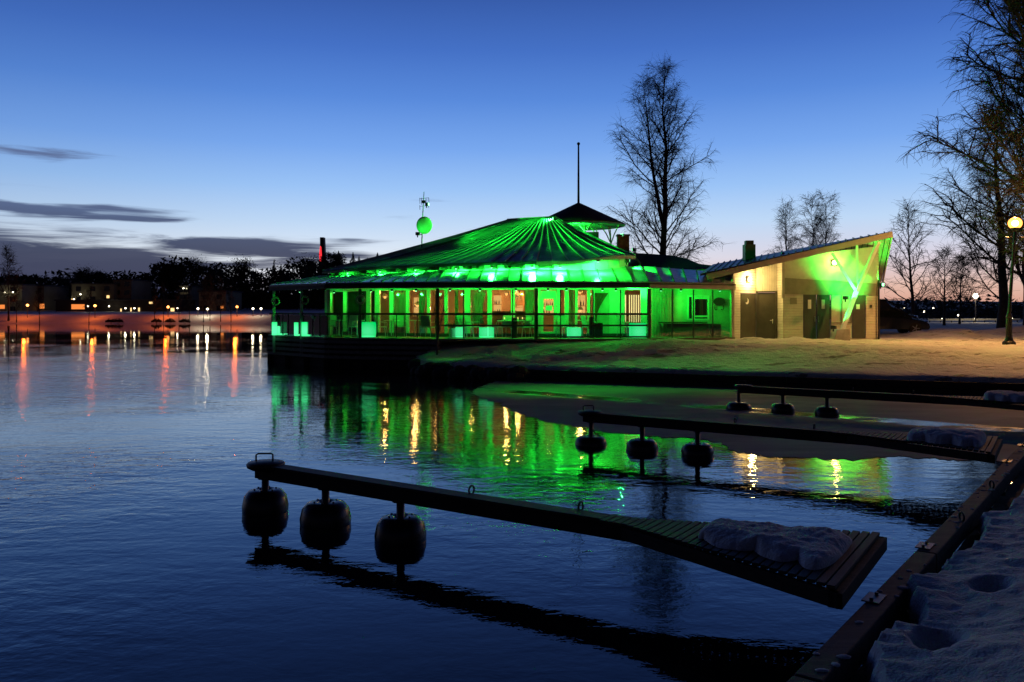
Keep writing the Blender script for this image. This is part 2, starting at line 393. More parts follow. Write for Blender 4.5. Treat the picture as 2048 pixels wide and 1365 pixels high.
def fbm(x, y, z=0, o=4): return mnoise.fractal(Vector((x, y, z)), 1.0, 2.0, o)
def sstep(a, b, x):
    t = max(0, min(1, (x-a)/(b-a))); return t*t*(3-2*t)
def grid(name, xs, ys, zf, material, keep=None):
    nx, ny = len(xs), len(ys)
    vs = [zf(x, y) for y in ys for x in xs]
    fs = [(j*nx+i, j*nx+i+1, (j+1)*nx+i+1, (j+1)*nx+i) for j in range(ny-1) for i in range(nx-1)]
    if keep: fs = [f for f in fs if any(keep(vs[k]) for k in f)]
    b = MB(); b.v = vs; b.f = fs
    return b.build(name, material, smooth=True)
# ================================================================== SETTING
def xs_graded(a, b, step, tail, n):
    v = list(np.arange(a, b, step)); q = v[-1]
    for i in range(1, n+1): v.append(q+(tail-q)*(i/n)**1.6)
    return v
UX, UY = .613, .790                                 # along the dock timber, away from the camera
def D(s, t): return (1.48+s*UX+t*UY, 4.56+s*UY-t*UX)   # s along the timber, t towards the land
# water
b = MB(); b.add([(-420, -30, 0), (320, -30, 0), (320, 166, 0), (-420, 166, 0)], [(0, 1, 2, 3)]); struct(b.build('water', M['water']))
# ---- yard and land behind it
def shore_y(x):
    if x > -.43: return 29.9-.394*(x+.43)
    if x > -3.5: return 29.9+(-.43-x)*.75
    return 32.2+(-3.5-x)*4.5
rnd = random.Random(5)
prints = [(rnd.uniform(3, 20), rnd.uniform(26, 36.5), rnd.uniform(.10, .24), rnd.uniform(.03, .09)) for _ in range(60)]
for _ in range(13):                                  # tracks of footprints across the yard
    x, y, a = rnd.uniform(3, 20), rnd.uniform(27.5, 36), rnd.choice((0, math.pi))+rnd.uniform(-.5, .5)
    for k in range(rnd.randint(10, 26)):
        a += rnd.uniform(-.18, .18); x += .42*math.cos(a); y += .42*math.sin(a); sd = .11*(-1)**k
        prints.append((x-sd*math.sin(a), y+sd*math.cos(a), rnd.uniform(.13, .19), rnd.uniform(.08, .16)))
PB = {}
for p in prints: PB.setdefault((int(p[0]), int(p[1])), []).append(p)
def yard_z(x, y):
    q = (y-shore_y(x))*.93
    z = .58+.60*sstep(0, 6.5, q)
    z -= .13*max(0, 1-q/.5)**2
    # snow ploughed up against the terrace
    k = sstep(-3.3, -2.3, x)*(1-sstep(6, 11, x))
    z += k*.22*math.exp(-((y-33.5)/.75)**2)*(.85+.35*fbm(x*.9, y*.9, 3))
    z += .16*math.exp(-((y-35.8)/.8)**2)*sstep(8, 10, x)*(1-sstep(13.5, 15, x))*(.7+.8*fbm(x*1.1, 4, 8))
    k2 = sstep(-3, -1, x)*(1-sstep(5, 8, x))
    z -= k2*.16*math.exp(-((y-32.3)/.35)**2)
    z += k2*.13*math.exp(-((y-31.5)/.45)**2)*(.7+.9*fbm(x*1.2, y, 9))
    amp = .04+.01*k+.015*k2
    if 33.5 < y < 60 and x > 18.5:                   # rough snow heaps by the car park
        amp += .16*sstep(20, 24, x)*sstep(37, 42, y)
        z += .42*sstep(19.5, 22, x)*math.exp(-((y-43)/2.6)**2)*(.7+.5*fbm(x*.7, y*.5, 2))
    if y > 36.5 and x < 8: amp *= .2
    z += amp*fbm(x*.55, y*.55, 1)+amp*.5*fbm(x*1.9, y*1.9, 2)
    if y < 40: z += .022*fbm(x*4.5, y*4.5, 5)
    for i in (-1, 0, 1):
        for j in (-1, 0, 1):
            for (px, py, r, d) in PB.get((int(x)+i, int(y)+j), ()):
                e = ((x-px)/(r*1.5))**2+((y-py)/r)**2
                if e < 2: z -= d*math.exp(-e*2)
    if q < 0: z = min(z, .45)+q*6
    if x < 8.3 and y > 34.2: z = min(z, 1.22)
    return z
xs = xs_graded(-11, 24, .16, 300, 34); ys = list(np.arange(22.5, 39, .13))+list(np.arange(39, 56, .5))+[58, 61, 65, 70, 76, 83, 92, 104, 120, 140, 165, 200]
struct(grid('snow_ground', xs, ys, lambda x, y: (x, y, yard_z(x, y)), M['snow_yard'], keep=lambda v: v[2] > -2.2))
# ---- far bank
def far_y(x): return 159+2.2*fbm(x*.03, 0, 4)+(.0 if x < -30 else 0)
def far_z(x, y):
    q = y-far_y(x)
    z = -.35+2.15*sstep(-1, 10, q)+.12*fbm(x*.12, y*.2, 6)
    if q > 12: z += (q-12)*.018
    return z
xsf = list(np.arange(-420, -150, 6))+list(np.arange(-150, -20, 1.2))+list(np.arange(-20, 340, 12))
struct(grid('far_bank', xsf, list(np.arange(156, 176, .8))+[180, 190, 210, 240, 280, 340, 420, 600, 900], lambda x, y: (x, y, far_z(x, y)), M['snow_far']))
# ---- snow on the near bank, right beside the dock timber
ek = [(-8, .5), (-2, .45), (.19, .42), (.85, .24), (1.17, .25), (1.32, .39), (1.6, .36), (1.88, .24), (2.27, .16), (2.81, .28), (3.83, .38), (4.4, .34), (4.96, .24), (5.37, .39), (6.2, .45), (6.86, .42), (9, .5), (14, .55), (40, .6)]
def edge_t(s):
    for (a, x), (c, y) in zip(ek, ek[1:]):
        if a <= s <= c: return x+(y-x)*sstep(a, c, s)+.05*fbm(s*2.5, 7)+.04*fbm(s*7, 2)+.02*fbm(s*20, 2)
    return .5
feet = [(2.25, .72, .14, .15), (.98, .60, .16, .22), (1.65, 1.25, .14, .15), (3.1, 1.2, .14, .12), (.3, 1.35, .14, .14), (4.3, .95, .13, .11), (5.6, 1.25, .13, .11), (7.2, .95, .13, .10)]
def bank_point(s, k):                                # k 0..1 across: first the rolled edge, then the field
    e = edge_t(s); edge_h = .30+.07*fbm(s*1.3, 1, 3)+.03*fbm(s*6, 1, 3)
    if k < .16:
        a = k/.16; ang = a*math.pi*.62
        t = e+.10-.13*math.sin(ang)+.10*a*a; z = .20+edge_h*(1-math.cos(ang))/1.37
    else:
        t = e+(.25-e)*sstep(.16, .42, k)+.07+ (k-.16)/.84*7.5*((k-.16)/.84)**.35; z = .20+edge_h
    q = max(0, t-e-.05) if k < .16 else (k-.16)/.84*7.5*((k-.16)/.84)**.35
    if k >= .16: z += (.30-edge_h)*sstep(0, .35, q)
    z += .16*sstep(0, 1.2, q)+.05*q
    w_ = sstep(0, .25, q)*.8+.2
    x, y = D(s, t)
    z += w_*(.035*fbm(x*.8, y*.8, 2)+.012*fbm(x*2.3, y*2.3, 5)+.012*fbm(x*7, y*7, 9)+.009*fbm(x*18, y*18, 3))
    for fs_, ft_, r, d in feet:
        ee = ((s-fs_)/r)**2*.8+((t-ft_)/(r*.75))**2
        if ee < 5: ee += .45*fbm(x*7, y*7, fs_*3); z -= d*1.1*math.exp(-max(0, ee)**1.5*1.1)-.012*math.exp(-(ee-2.2)**2*1.5)
    return (x, y, z)
ss = list(np.arange(-8, -2, .25))+list(np.arange(-2, 9, .035))+list(np.arange(9, 18, .12))+list(np.arange(18, 27, .4))
kk = list(np.linspace(0, .16, 14))+list(np.linspace(.165, .62, 90))+list(np.linspace(.64, 1, 22))
struct(grid('snow_bank', ss, kk, bank_point, M['snow']))
b = MB()                                             # dark gravelly ground under the snow edge
gs = list(np.arange(-9, 27, .25)); gt = [.16, .3, .5, .8, 1.2, 9]
def gz(s, t): x, y = D(s, t); return (x, y, .24+.05*fbm(x*3, y*3, 4)+.02*fbm(x*9, y*9, 1))
struct(grid('gravel_edge', gs, gt, gz, M['rock']))
# ---- thin ice
iceb = [(1000, 761), (958, 775), (945, 787), (965, 797), (1010, 815), (1055, 832), (1100, 846), (1160, 856), (1225, 865), (1330, 874), (1424, 883), (1448, 892), (1460, 902), (1510, 909), (1563, 915), (1630, 917), (1702, 921), (1750, 917), (1810, 913), (1880, 918), (1956, 919)]
ip = []
for px, py in iceb:
    d = HC*FPX/(py-HZ); ip.append(((px-CX)/FPX*d, d))
ip2 = []
for (a, c), (e, f) in zip(ip, ip[1:]):
    n = max(2, int(math.hypot(e-a, f-c)/.07))
    for i in range(n):
        x = a+(e-a)*i/n; y = c+(f-c)*i/n; w_ = .12*fbm(x*1.2, y*1.2, 8)+.10*fbm(x*4, y*4, 8)+.05*fbm(x*11, y*11, 3); ip2.append((x+w_, y+w_*1.5))
ip2.append(ip[-1])
for s in (11.2, 14, 18, 22, 24.4): ip2.append(D(s, -.02))
for x in (15.5, 12, 9, 6, 3, 1): ip2.append((x, shore_y(x)-.06))
b = MB(); b.prism([(x, y, .002) for x, y in ip2][::-1], (0, 0, .006)); struct(b.build('ice', M['ice']))

# ================================================================== SHORE WALL, DOCK, BOOMS
t = athing('retaining_wall', 'low dark timber retaining wall holding the snowy yard above the ice', 'retaining wall', (6, shore_y(6), 0))
for i, z in enumerate((-.12, .09, .30)):
    b = MB(); x = -1.2
    while x < 17:
        L = 3.3
        for a in [(x, x+L-.02)]: b.bar((a[0], shore_y(a[0])-.10+.01*i, z), (a[1], shore_y(a[1])-.10+.01*i, z), .16, .20)
        x += L
    b.build('timber', M['dark_wood'], t, bevel=.01)
b = MB(); rr = random.Random(3)
for _ in range(84):
    x = rr.uniform(-3.9, .7); b.ball((x, shore_y(x)-rr.uniform(.0, .45), rr.uniform(-.05, .36)), rr.uniform(.14, .36), 8, 6, (1, .9, .7))
tag(b.build('shore_rocks', M['rock']), 'dark rocks heaped along the shore at the end of the timber wall', 'rocks', kind='stuff')

t = athing('dock_timber', 'long weathered dock timber along the snowy bank with bolted steel brackets and rings', 'dock beam', (*D(2, .1), .2))
for k in range(11):
    s0 = -9+k*3.05; z = .36
    b = MB(); a, c = D(s0+.008, .10), D(s0+3.04, .10)
    b.bar((*a, z), (*c, z), .16, .18); o = b.build('beam', M['old_wood'], t, bevel=.012)
for k in range(18): b = MB(); x, y = D(-8+k*1.9, .13); b.tube([(x, y, -.6), (x, y, .27)], .07, 8); b.build('pile', M['dark_wood'], t)
for s in (1.72, 3.38, 8.5, 10.2, 15.6, 17.2):
    x, y = D(s, .055); b = MB(); rz = math.atan2(UY, UX)
    b.box((x, y, .455), (.22, .12, .010), rz)
    for q in (-.07, .07): b.tube([(x+UX*q, y+UY*q, .46), (x+UX*q, y+UY*q, .478)], .014, 6)
    b.build('bracket', M['galv'], t, bevel=.003)
for s in (4.55, 6.45, 11.5, 13.6):
    x, y = D(s, .15); b = MB(); b.torus((x, y, .49), .042, .010, 'X', 18, 6); b.build('mooring_ring', M['black_metal'], t, smooth=True)

b = MB(); rr = random.Random(12)
for _ in range(44):
    s = rr.uniform(.2, 12); x, y = D(s, rr.choice((.165, .155, .14, .05, .10))+rr.uniform(-.015, .015)); r = rr.uniform(.010, .026); b.ball((x, y, .452), r, 7, 5, (rr.uniform(1, 2.2), rr.uniform(.8, 1.6), .38))
tag(b.build('snow_crumbs', M['snow'], smooth=True), 'crumbs of frozen snow along the dock timber', 'snow', kind='stuff')
def make_boom(label, s0, floats, squash, lift, tt=-7.25):
    """mooring boom: tip at its far end, walkway end at the dock; local +x runs from the tip to the dock"""
    tip = Vector((*D(s0, tt), 0)); end = Vector((*D(s0+.50, -.10), 0)); L = (end-tip).length
    rz = math.atan2(end.y-tip.y, end.x-tip.x)
    t = thing('mooring_boom', label, 'mooring boom', tip, rz, 'mooring booms reaching out from the dock')
    T = .58
    b = MB()                                         # long box beam and the flared walkway frame
    b.bar((.05, 0, T-.085), (L-1.55, 0, T-.085), .17, .15); b.build('beam', M['dark_wood'], t, bevel=.008)
    b = MB()
    for sy in (-1, 1):
        b.bar((L-2.05, sy*.10, T-.08), (L-.04, sy*.84, T-.08), .06, .11)
    b.bar((L-.07, -.86, T-.08), (L-.07, .86, T-.08), .10, .11)
    b.build('walkway_frame', M['dark_wood'], t, bevel=.006)
    x = L-2.25; b = MB(); pitch = .074
    while x < L-.10:
        hw = .13+max(0, x-L+2.05)/2.05*.74
        b.box((x, 0, T+.001), (.060, hw*2, .026)); x += pitch
    b.build('walkway_planks', M['plank_wood'], t, bevel=.003)
    b = MB(); b.bar((.35, 0, T+.004), (L-2.28, 0, T+.004), .20, .028); b.build('top_board', M['plank_wood'], t, bevel=.004)
    b = MB(); b.lathe([(.02, T-.06), (.17, T-.05), (.225, T-.02), (.235, T+.02), (.215, T+.04), (.02, T+.055)], 20, (.16, 0, 0)); b.build('end_cap', M['black_box'], t, smooth=True)
    b = MB(); b.tube([(.05, -.06, T+.05), (.05, -.06, T+.125), (.065, -.04, T+.14), (.18, .06, T+.14), (.195, .08, T+.125), (.195, .08, T+.05)], .011, 6); b.build('handle', M['galv'], t, smooth=True)
    for fx in (L-2.6, L-3.9): b = MB(); b.torus((fx, .10, T+.05), .045, .010, 'X', 16, 6); b.build('cleat_ring', M['black_metal'], t, smooth=True)
    for ft in floats:
        x = (ft-tt)*L/(-tt-.10)
        b = MB(); b.tube([(x, 0, -.5), (x, 0, T-.09)], .045, 10); b.tube([(x, 0, T-.17), (x, 0, T-.158)], .09, 10); b.build('post', M['galv'], t, smooth=True)
        pr = [(.05, -.26), (.18, -.25), (.26, -.18), (.29, -.05), (.295, .05), (.27, .16), (.215, .225), (.13, .245), (.075, .235), (.06, .215)]
        vr = 1+.05*math.sin(x*37+s0*5); lf = lift+.018*math.sin(x*53+s0*3)
        b = MB(); b.lathe([(r*(2-vr), z*squash*vr+lf) for r, z in pr], 32, (x, 0, 0)); f = b.build('float', M['float'], t, smooth=True)
        for a in range(6):
            q = a*math.pi/3; b = MB(); b.tube([(x+.13*math.cos(q), .13*math.sin(q), .245*squash*vr+lf-.01), (x+.13*math.cos(q), .13*math.sin(q), .245*squash*vr+lf+.008)], .012, 6); b.build('bolt', M['galv'], f)
    return t, rz, L
bo1, rz1, BL = make_boom('nearest mooring boom on three round black floats with open water around it', 1.72, (-7.10, -6.04, -4.88), 1.0, .02)
bo2, _, BL2 = make_boom('middle mooring boom with flatter black floats and a rope hanging at its end', 8.62, (-6.70, -5.66, -4.62), .72, .0, -6.88)
bo3, _, BL3 = make_boom('farthest mooring boom with its floats frozen into the thin ice', 15.62, (-6.70, -5.60, -4.56), .72, .03, -6.74)
b = MB(); pts = [Vector((.16+.10*math.sin(a*.9)+.02*a, .10*math.cos(a*1.3), .58-.05*a+.02*math.sin(a*2))) for a in np.linspace(0, 8, 26)]
b.tube(pts, .016, 6); b.build('rope', M['rope'], bo2, smooth=True)
def snow_pile(label, boom, rz, x0, x1, w0, w1, h, seed, tooth=.11):
    b = MB(); nx, ny = 130, 44; vs = []
    for i in range(nx+1):
        u_ = i/nx; x = x0+(x1-x0)*u_; end = max(.0, 1-abs(2*u_-1)**9)**.5; wd = (w0+(w1-w0)*u_)/2
        lobe = abs(math.sin(x*9.5+seed+.9*math.sin(x*3.1+seed)))**.7
        hf = wd+.05*fbm(x*3, 1, seed); hb = wd+.05*fbm(x*3, 5, seed)
        for j in range(ny+1):
            v_ = 2*j/ny-1; y = v_*(hb if v_ > 0 else hf)*max(.03, end)**.5*(1-tooth*2*(1-lobe)*sstep(.5, 1, abs(v_))*(1 if v_ < 0 else .5))
            z = h*max(0, 1-abs(v_)**3.0)**.7*max(.0, end)**.8
            n = .030*fbm(x*2.2, y*2.6, seed)+.009*fbm(x*7, y*7, seed+2)+.006*fbm(x*22, y*22, seed)
            k = min(1, z/(h*.4)); vs.append((x+.3*n*k, y+.4*n*k, .596+z+n*k))
    b.add(vs, [(i*(ny+1)+j, (i+1)*(ny+1)+j, (i+1)*(ny+1)+j+1, i*(ny+1)+j+1) for i in range(nx) for j in range(ny)])
    m = Matrix.Translation(boom.location) @ Matrix.Rotation(boom.rotation_euler.z, 4, 'Z')
    loc = m @ Vector(((x0+x1)/2, 0, .58)); b.v = [tuple(m @ Vector(v)-loc) for v in b.v]
    o = b.build('snow_pile', M['snow'], smooth=True); o.location = loc
    return tag(o, label, 'snow pile', 'snow left on the boom walkways')
snow_pile('thick crusty snow with a scalloped edge on the walkway of the nearest boom', bo1, rz1, BL-1.33, BL-.19, .62, 1.20, .10, 3, .16)
snow_pile('long rounded snow heap on the walkway of the middle boom', bo2, rz1, BL2-1.20, BL2-.19, .80, 1.25, .15, 11, .13)
snow_pile('low snow heap on the walkway of the farthest boom', bo3, rz1, BL3-1.20, BL3-.19, .80, 1.2, .17, 19)
# ================================================================== LAKESIDE RESTAURANT
GREEN = (.010, 1.0, .042)
def lerp(a, c, t): return Vector(a)+(Vector(c)-Vector(a))*t
def resample(pts, n):
    pts = [Vector(p) for p in pts]; ds = [0]
    for a, c in zip(pts, pts[1:]): ds.append(ds[-1]+(c-a).length)
    out = []
    for i in range(n+1):
        q = ds[-1]*i/n; k = 0
        while k < len(pts)-2 and ds[k+1] < q: k += 1
        out.append(lerp(pts[k], pts[k+1], (q-ds[k])/max(1e-9, ds[k+1]-ds[k])))
    return out
rest = athing('lakeside_restaurant', 'round lakeside restaurant with seamed metal roofs glowing in green light', 'restaurant', RB)
FL = 1.33                                            # floor level
E = [G(540, 40.0, 3.72), G(652, 36.6, 3.72), G(718, 35.8, 3.72), G(875, 35.0, 3.72), G(1072, 34.7, 3.72), G(1298, 35.1, 3.72), G(1470, 37.0, 3.68)]
U = [G(645, 43.5, 4.60), G(700, 42.0, 4.66), G(760, 40.7, 4.68), G(880, 38.2, 4.68), G(1000, 36.8, 4.68), G(1075, 36.4, 4.68), G(1130, 36.4, 4.68), G(1165, 36.4, 4.74), G(1200, 36.5, 4.87), G(1240, 36.9, 4.99), G(1270, 37.6, 5.02)]
A = [P(1018, 441, 44.6), P(1050, 439, 43.8), P(1088, 437, 43.2), P(1112, 436, 43.0)]
# --- main roof: fan of seamed sheets from the short ridge down to the round eave
N = 26
Ur = resample(U, N); Ar = [Ar_ for Ar_ in resample(A, N)]
def ridge_pt(i):
    f = (i/N)**.75 if i < N else 1; k = f*N; j = min(N-1, int(k)); return lerp(Ar[j], Ar[j+1], k-j)
def roof_pt(i, f):                                   # slight belly in the slope
    p = lerp(ridge_pt(i), Ur[i], f); p.z -= .22*math.sin(math.pi*f)*(1 if i > 3 else .4); return p
b = MB(); K = 10; vs = [roof_pt(i, k/K) for i in range(N+1) for k in range(K+1)]
fs = [(i*(K+1)+k, i*(K+1)+k+1, (i+1)*(K+1)+k+1, (i+1)*(K+1)+k) for i in range(N) for k in range(K)]
b.add(vs, fs)
# rear half of the same roof, turned away from the water
BU = resample([U[-1], G(1285, 43, 4.9), G(1240, 50, 4.6), G(1100, 54, 4.5), G(900, 53, 4.5), G(740, 49, 4.5), U[0]], 24)
BA = resample([A[-1], A[0]], 24)
o_ = len(b.v); b.v += [tuple(p) for p in BU]+[tuple(p) for p in BA]; b.f += [(o_+i, o_+i+1, o_+25+i+1, o_+25+i) for i in range(24)]
mr = b.build('main_roof', M['roof'], rest, smooth=False)
so = mr.modifiers.new('thick', 'SOLIDIFY'); so.thickness = .10; so.offset = -1
bm_seam = MB()
for i in range(0, N+1):
    bm_seam.tube([roof_pt(i, k/K)+Vector((0, 0, .045)) for k in range(K+1)], .036, 4)
bm_seam.build('roof_seams', M['seam'], mr)
b = MB()
for (pa, pb) in zip(A, A[1:]): b.bar(pa+Vector((0, 0, .04)), pb+Vector((0, 0, .04)), .35, .06)
b.build('ridge_cap', M['dark_roof'], mr)
# fascia of the round eave
b = MB()
for i in range(N):
    if i/N < .70: b.bar(Ur[i]+Vector((0, -.02, -.10)), Ur[i+1]+Vector((0, -.02, -.10)), .05, .10)
b.build('eave_fascia', M['dark_roof'], rest)
b = MB()
for i in range(N):
    if i/N >= .70: b.bar(Ur[i]+Vector((0, -.03, -.09)), Ur[i+1]+Vector((0, -.03, -.09)), .06, .16)
b.build('curved_fascia', M['white_paint'], rest)
# clerestory wall below the eave
def inward(p, d): c = Vector((2.2, 45.5, 0)); v = (c-Vector((p.x, p.y, 0))); v.normalize(); return Vector(p)+v*d
b = MB()
for i in range(N):
    a, c = inward(Ur[i], .75), inward(Ur[i+1], .75)
    b.add([(a.x, a.y, 3.7), (c.x, c.y, 3.7), (c.x, c.y, Ur[i+1].z-.07), (a.x, a.y, Ur[i].z-.07)], [(0, 1, 2, 3)])
o = b.build('clerestory_wall', M['white_paint'], rest); so = o.modifiers.new('t', 'SOLIDIFY'); so.thickness = .1; so.offset = 1
for i in range(1, N):
    if i/N > .80: continue
    p = Ur[i]; q = inward(p, .55); b = MB(); b.bar((p.x, p.y+.02, p.z-.20), (q.x, q.y, q.z-.20), .15, .16); b.build('rafter_end', M['fascia_wood'], rest)
# --- terrace roof
Etop = [Vector((p.x, p.y, 3.74)) for p in E]
In = [G(642, 44.4, 4.34), G(690, 43.0, 4.36), G(765, 41.4, 4.37), G(890, 38.8, 4.37), G(1072, 37.1, 4.37), G(1280, 38.3, 4.58), G(1472, 41.0, 4.36)]
b = MB(); sb = MB(); NB = 7
for j in range(6):
    for i in range(NB):
        a0, a1 = lerp(Etop[j], Etop[j+1], i/NB), lerp(Etop[j], Etop[j+1], (i+1)/NB)
        c0, c1 = lerp(In[j], In[j+1], i/NB), lerp(In[j], In[j+1], (i+1)/NB)
        b.add([a0, a1, c1, c0], [(0, 1, 2, 3)])
        sb.tube([a0+Vector((0, 0, .03)), c0+Vector((0, 0, .03))], .028, 4)
tr = b.build('terrace_roof', M['terrace_roof'], rest); so = tr.modifiers.new('t', 'SOLIDIFY'); so.thickness = .05; so.offset = -1
sb.build('roof_seams', M['seam_dark'], tr)
for j in range(6):
    a, c = E[j], E[j+1]; b = MB(); dz_ = Vector((0, 0, -.155)); dirn = (c-a).normalized()
    b.bar(a+dz_, c+dz_-dirn*.012, .14, .19)
    b.build('eave_beam', M['fascia_wood'] if j < 5 else M['beige'], rest, bevel=.01)
b = MB()
for j in range(6): b.bar(Etop[j]+Vector((0, -.10, -.085)), Etop[j+1]+Vector((0, -.10, -.085)), .07, .06)
b.build('gutter', M['black_metal'], rest)
posts = [(548, 39.6), (603, 38.0), (657, 36.7), (720, 35.9), (875, 35.2), (1072, 34.9), (1298, 35.3), (1464, 37.0)]
for k, (px, d) in enumerate(posts):
    p = G(px, d, 0); b = MB(); b.box((p.x, p.y, (3.45+(1.0 if k > 5 else .5))/2), (.13, .13, 3.45-(1.0 if k > 5 else .5)), .3)
    b.build('roof_post', M['beige'] if k == 7 else M['fascia_wood'] if k > 2 else M['cream'], rest, bevel=.01)
# right-hand dark wall strip between terrace roof and utility building
b = MB(); b.prism([G(1405, 40.2, 3.9), G(1474, 39.4, 3.6), G(1474, 39.4, 4.25), G(1405, 40.2, 4.42)], (0, .12, 0)); b.build('wall_panel', M['cream'], rest)
# --- glazed wall
Wl = [G(655, 42.0, 0), G(755, 39.2, 0), G(875, 37.7, 0), G(1072, 37.2, 0), G(1300, 37.6, 0), G(1345, 38.6, 0), G(1470, 39.0, 0)]
def wallp(px, z=0):
    r = (px-CX)/FPX
    for a, c in zip(Wl, Wl[1:]):
        den = (c.x-a.x)-r*(c.y-a.y); t = (r*a.y-a.x)/den
        if -1e-6 <= t <= 1+1e-6: p = lerp(a, c, t); return Vector((p.x, p.y, z))
    return Vector((r*37.5, 37.5, z))
colsx = [(652, 664), (688, 695), (734, 742), (751, 760), (780, 788), (813, 819), (855, 861), (889, 896), (929, 941), (975, 984), (1022, 1030), (1076, 1081), (1113, 1120), (1129, 1137), (1150, 1155), (1174, 1180), (1185, 1190), (1218, 1224), (1244, 1249), (1281, 1300)]
for x0, x1 in colsx:
    a, c = wallp(x0, 2.39), wallp(x1, 2.39); b = MB(); b.bar(a, c, .12, 2.12); b.build('wall_column', M['white_paint'], rest, bevel=.01)
b = MB()
for a, c in zip(Wl[:5], Wl[1:5]): b.bar(Vector((a.x, a.y, 3.60)), Vector((c.x, c.y, 3.60)), .14, .30)
b.build('wall_header', M['white_paint'], rest)
b = MB()
for a, c in zip(Wl[:5], Wl[1:5]): b.bar(Vector((a.x, a.y, 1.40)), Vector((c.x, c.y, 1.40)), .13, .14)
b.build('wall_sill', M['fascia_wood'], rest)
solid = {(1190, 1218): 'cream', (1224, 1244): 'white_paint', (1249, 1281): None}
for (p0, x0), (x1, p1) in zip(colsx, colsx[1:]):
    if x1-x0 < 4: continue
    if (x0, x1) == (1081, 1113): continue
    a, c = wallp(x0, 2.45), wallp(x1, 2.45)
    if (x0, x1) in solid and solid[(x0, x1)]:
        b = MB(); b.bar(a, c, .08, 2.0); b.build('wall_panel', M[solid[(x0, x1)]], rest)
    else:
        b = MB(); b.bar(a, c, .012, 1.98); b.build('window_pane', M['glass'], rest)
# entrance door with a pane
a, c = wallp(1081.5, 0), wallp(1112.5, 0); mid = (a+c)/2; ax = (c-a).normalized(); wd = (c-a).length
b = MB()
for q in (-1, 1): b.bar(mid+ax*q*(wd/2-.06)+Vector((0, 0, 1.36)), mid+ax*q*(wd/2-.06)+Vector((0, 0, 3.40)), .06, .12, up=ax)
b.bar(mid-ax*(wd/2-.12)+Vector((0, 0, 3.22)), mid+ax*(wd/2-.12)+Vector((0, 0, 3.22)), .06, .36); b.bar(mid-ax*(wd/2-.12)+Vector((0, 0, 1.46)), mid+ax*(wd/2-.12)+Vector((0, 0, 1.46)), .06, .2)
dr = b.build('door', M['white_paint'], rest)
b = MB(); b.bar(mid-ax*(wd/2-.12)+Vector((0, 0, 2.30)), mid+ax*(wd/2-.12)+Vector((0, 0, 2.30)), .010, 1.46); b.build('door_pane', M['glass'], dr)
b = MB(); h = mid+ax*(wd/2-.10)+Vector((0, -.08, 2.30)); b.tube([h+Vector((0, .04, 0)), h, h-ax*.1], .012, 6); b.build('handle', M['alu'], dr)
b = MB(); q = wallp(1097.5, 2.62)+Vector((0, -.03, 0)); b.box(q, (.30, .02, .22)); b.build('notice_plate', M['white_paint'], dr)
# blinds behind the last bay
a, c = wallp(1226, 2.55), wallp(1281, 2.55)
for k in range(8):
    px = (1247.5, 1252, 1260, 1264.5, 1269, 1273.5, 1278, 1282)[k]
    q = wallp(px, 2.60)+Vector((0, .16, 0)); b = MB(); b.box(q, (.045, .02, 1.25)); o = b.build('blind_slat', M['e_blind'], rest)
# right-hand cladding wall with window, beyond the glass screen
def wall_seg(x0, x1, z0, z1, m, name='wall_panel', dd=0, th=.1):
    a, c = wallp(x0, (z0+z1)/2)+Vector((0, dd, 0)), wallp(x1, (z0+z1)/2)+Vector((0, dd, 0)); b = MB(); b.bar(a, c, th, z1-z0); return b.build(name, m, rest)
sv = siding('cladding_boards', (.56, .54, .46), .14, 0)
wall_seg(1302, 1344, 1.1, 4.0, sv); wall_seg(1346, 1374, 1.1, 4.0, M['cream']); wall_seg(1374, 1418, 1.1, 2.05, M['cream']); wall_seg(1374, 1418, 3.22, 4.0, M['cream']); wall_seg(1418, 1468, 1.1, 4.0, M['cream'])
win = wall_seg(1376, 1416, 2.10, 3.17, None, 'window', .03, .02); win.data.materials.append(M['car_glass'])
def sub_seg(parent, x0, x1, z0, z1, m, name, dd, th):
    a, c = wallp(x0, (z0+z1)/2)+Vector((0, dd, 0)), wallp(x1, (z0+z1)/2)+Vector((0, dd, 0)); b = MB(); b.bar(a, c, th, z1-z0); return b.build(name, m, parent)
b = MB()
for (x0, x1, z0, z1) in ((1374, 1377, 2.06, 3.22), (1384, 1389, 2.13, 3.15), (1415, 1418, 2.06, 3.22), (1377, 1415, 3.15, 3.22), (1377, 1415, 2.06, 2.13), (1389, 1415, 2.20, 2.28), (1389, 1415, 3.05, 3.14)):
    a, c = wallp(x0, (z0+z1)/2)+Vector((0, -.04, 0)), wallp(x1, (z0+z1)/2)+Vector((0, -.04, 0)); b.bar(a, c, .07, z1-z0)
b.build('frame', M['white_paint'], win)
# --- inside
b = MB(); pl = [G(655, 42.0, 0), G(755, 39.2, 0), G(875, 37.7, 0), G(1072, 37.2, 0), G(1300, 37.6, 0), G(1300, 45.5, 0), G(700, 46, 0)]
b.prism([Vector((p.x, p.y+.08, FL-.12)) for p in pl], (0, 0, .12)); b.build('floor', M['wood_int'], rest)
b = MB(); b.prism([Vector((p.x, p.y+.1, 3.75)) for p in pl], (0, 0, .08)); b.build('ceiling', M['plaster'], rest)
b = MB(); bw = [G(690, 45.4, 0), G(820, 43.5, 0), G(1000, 42.6, 0), G(1180, 42.4, 0), G(1300, 42.0, 0)]
for a, c in zip(bw, bw[1:]): b.bar(Vector((a.x, a.y, 2.54)), Vector((c.x, c.y, 2.54)), .12, 2.42)
b.build('inner_wall', M['plaster'], rest)
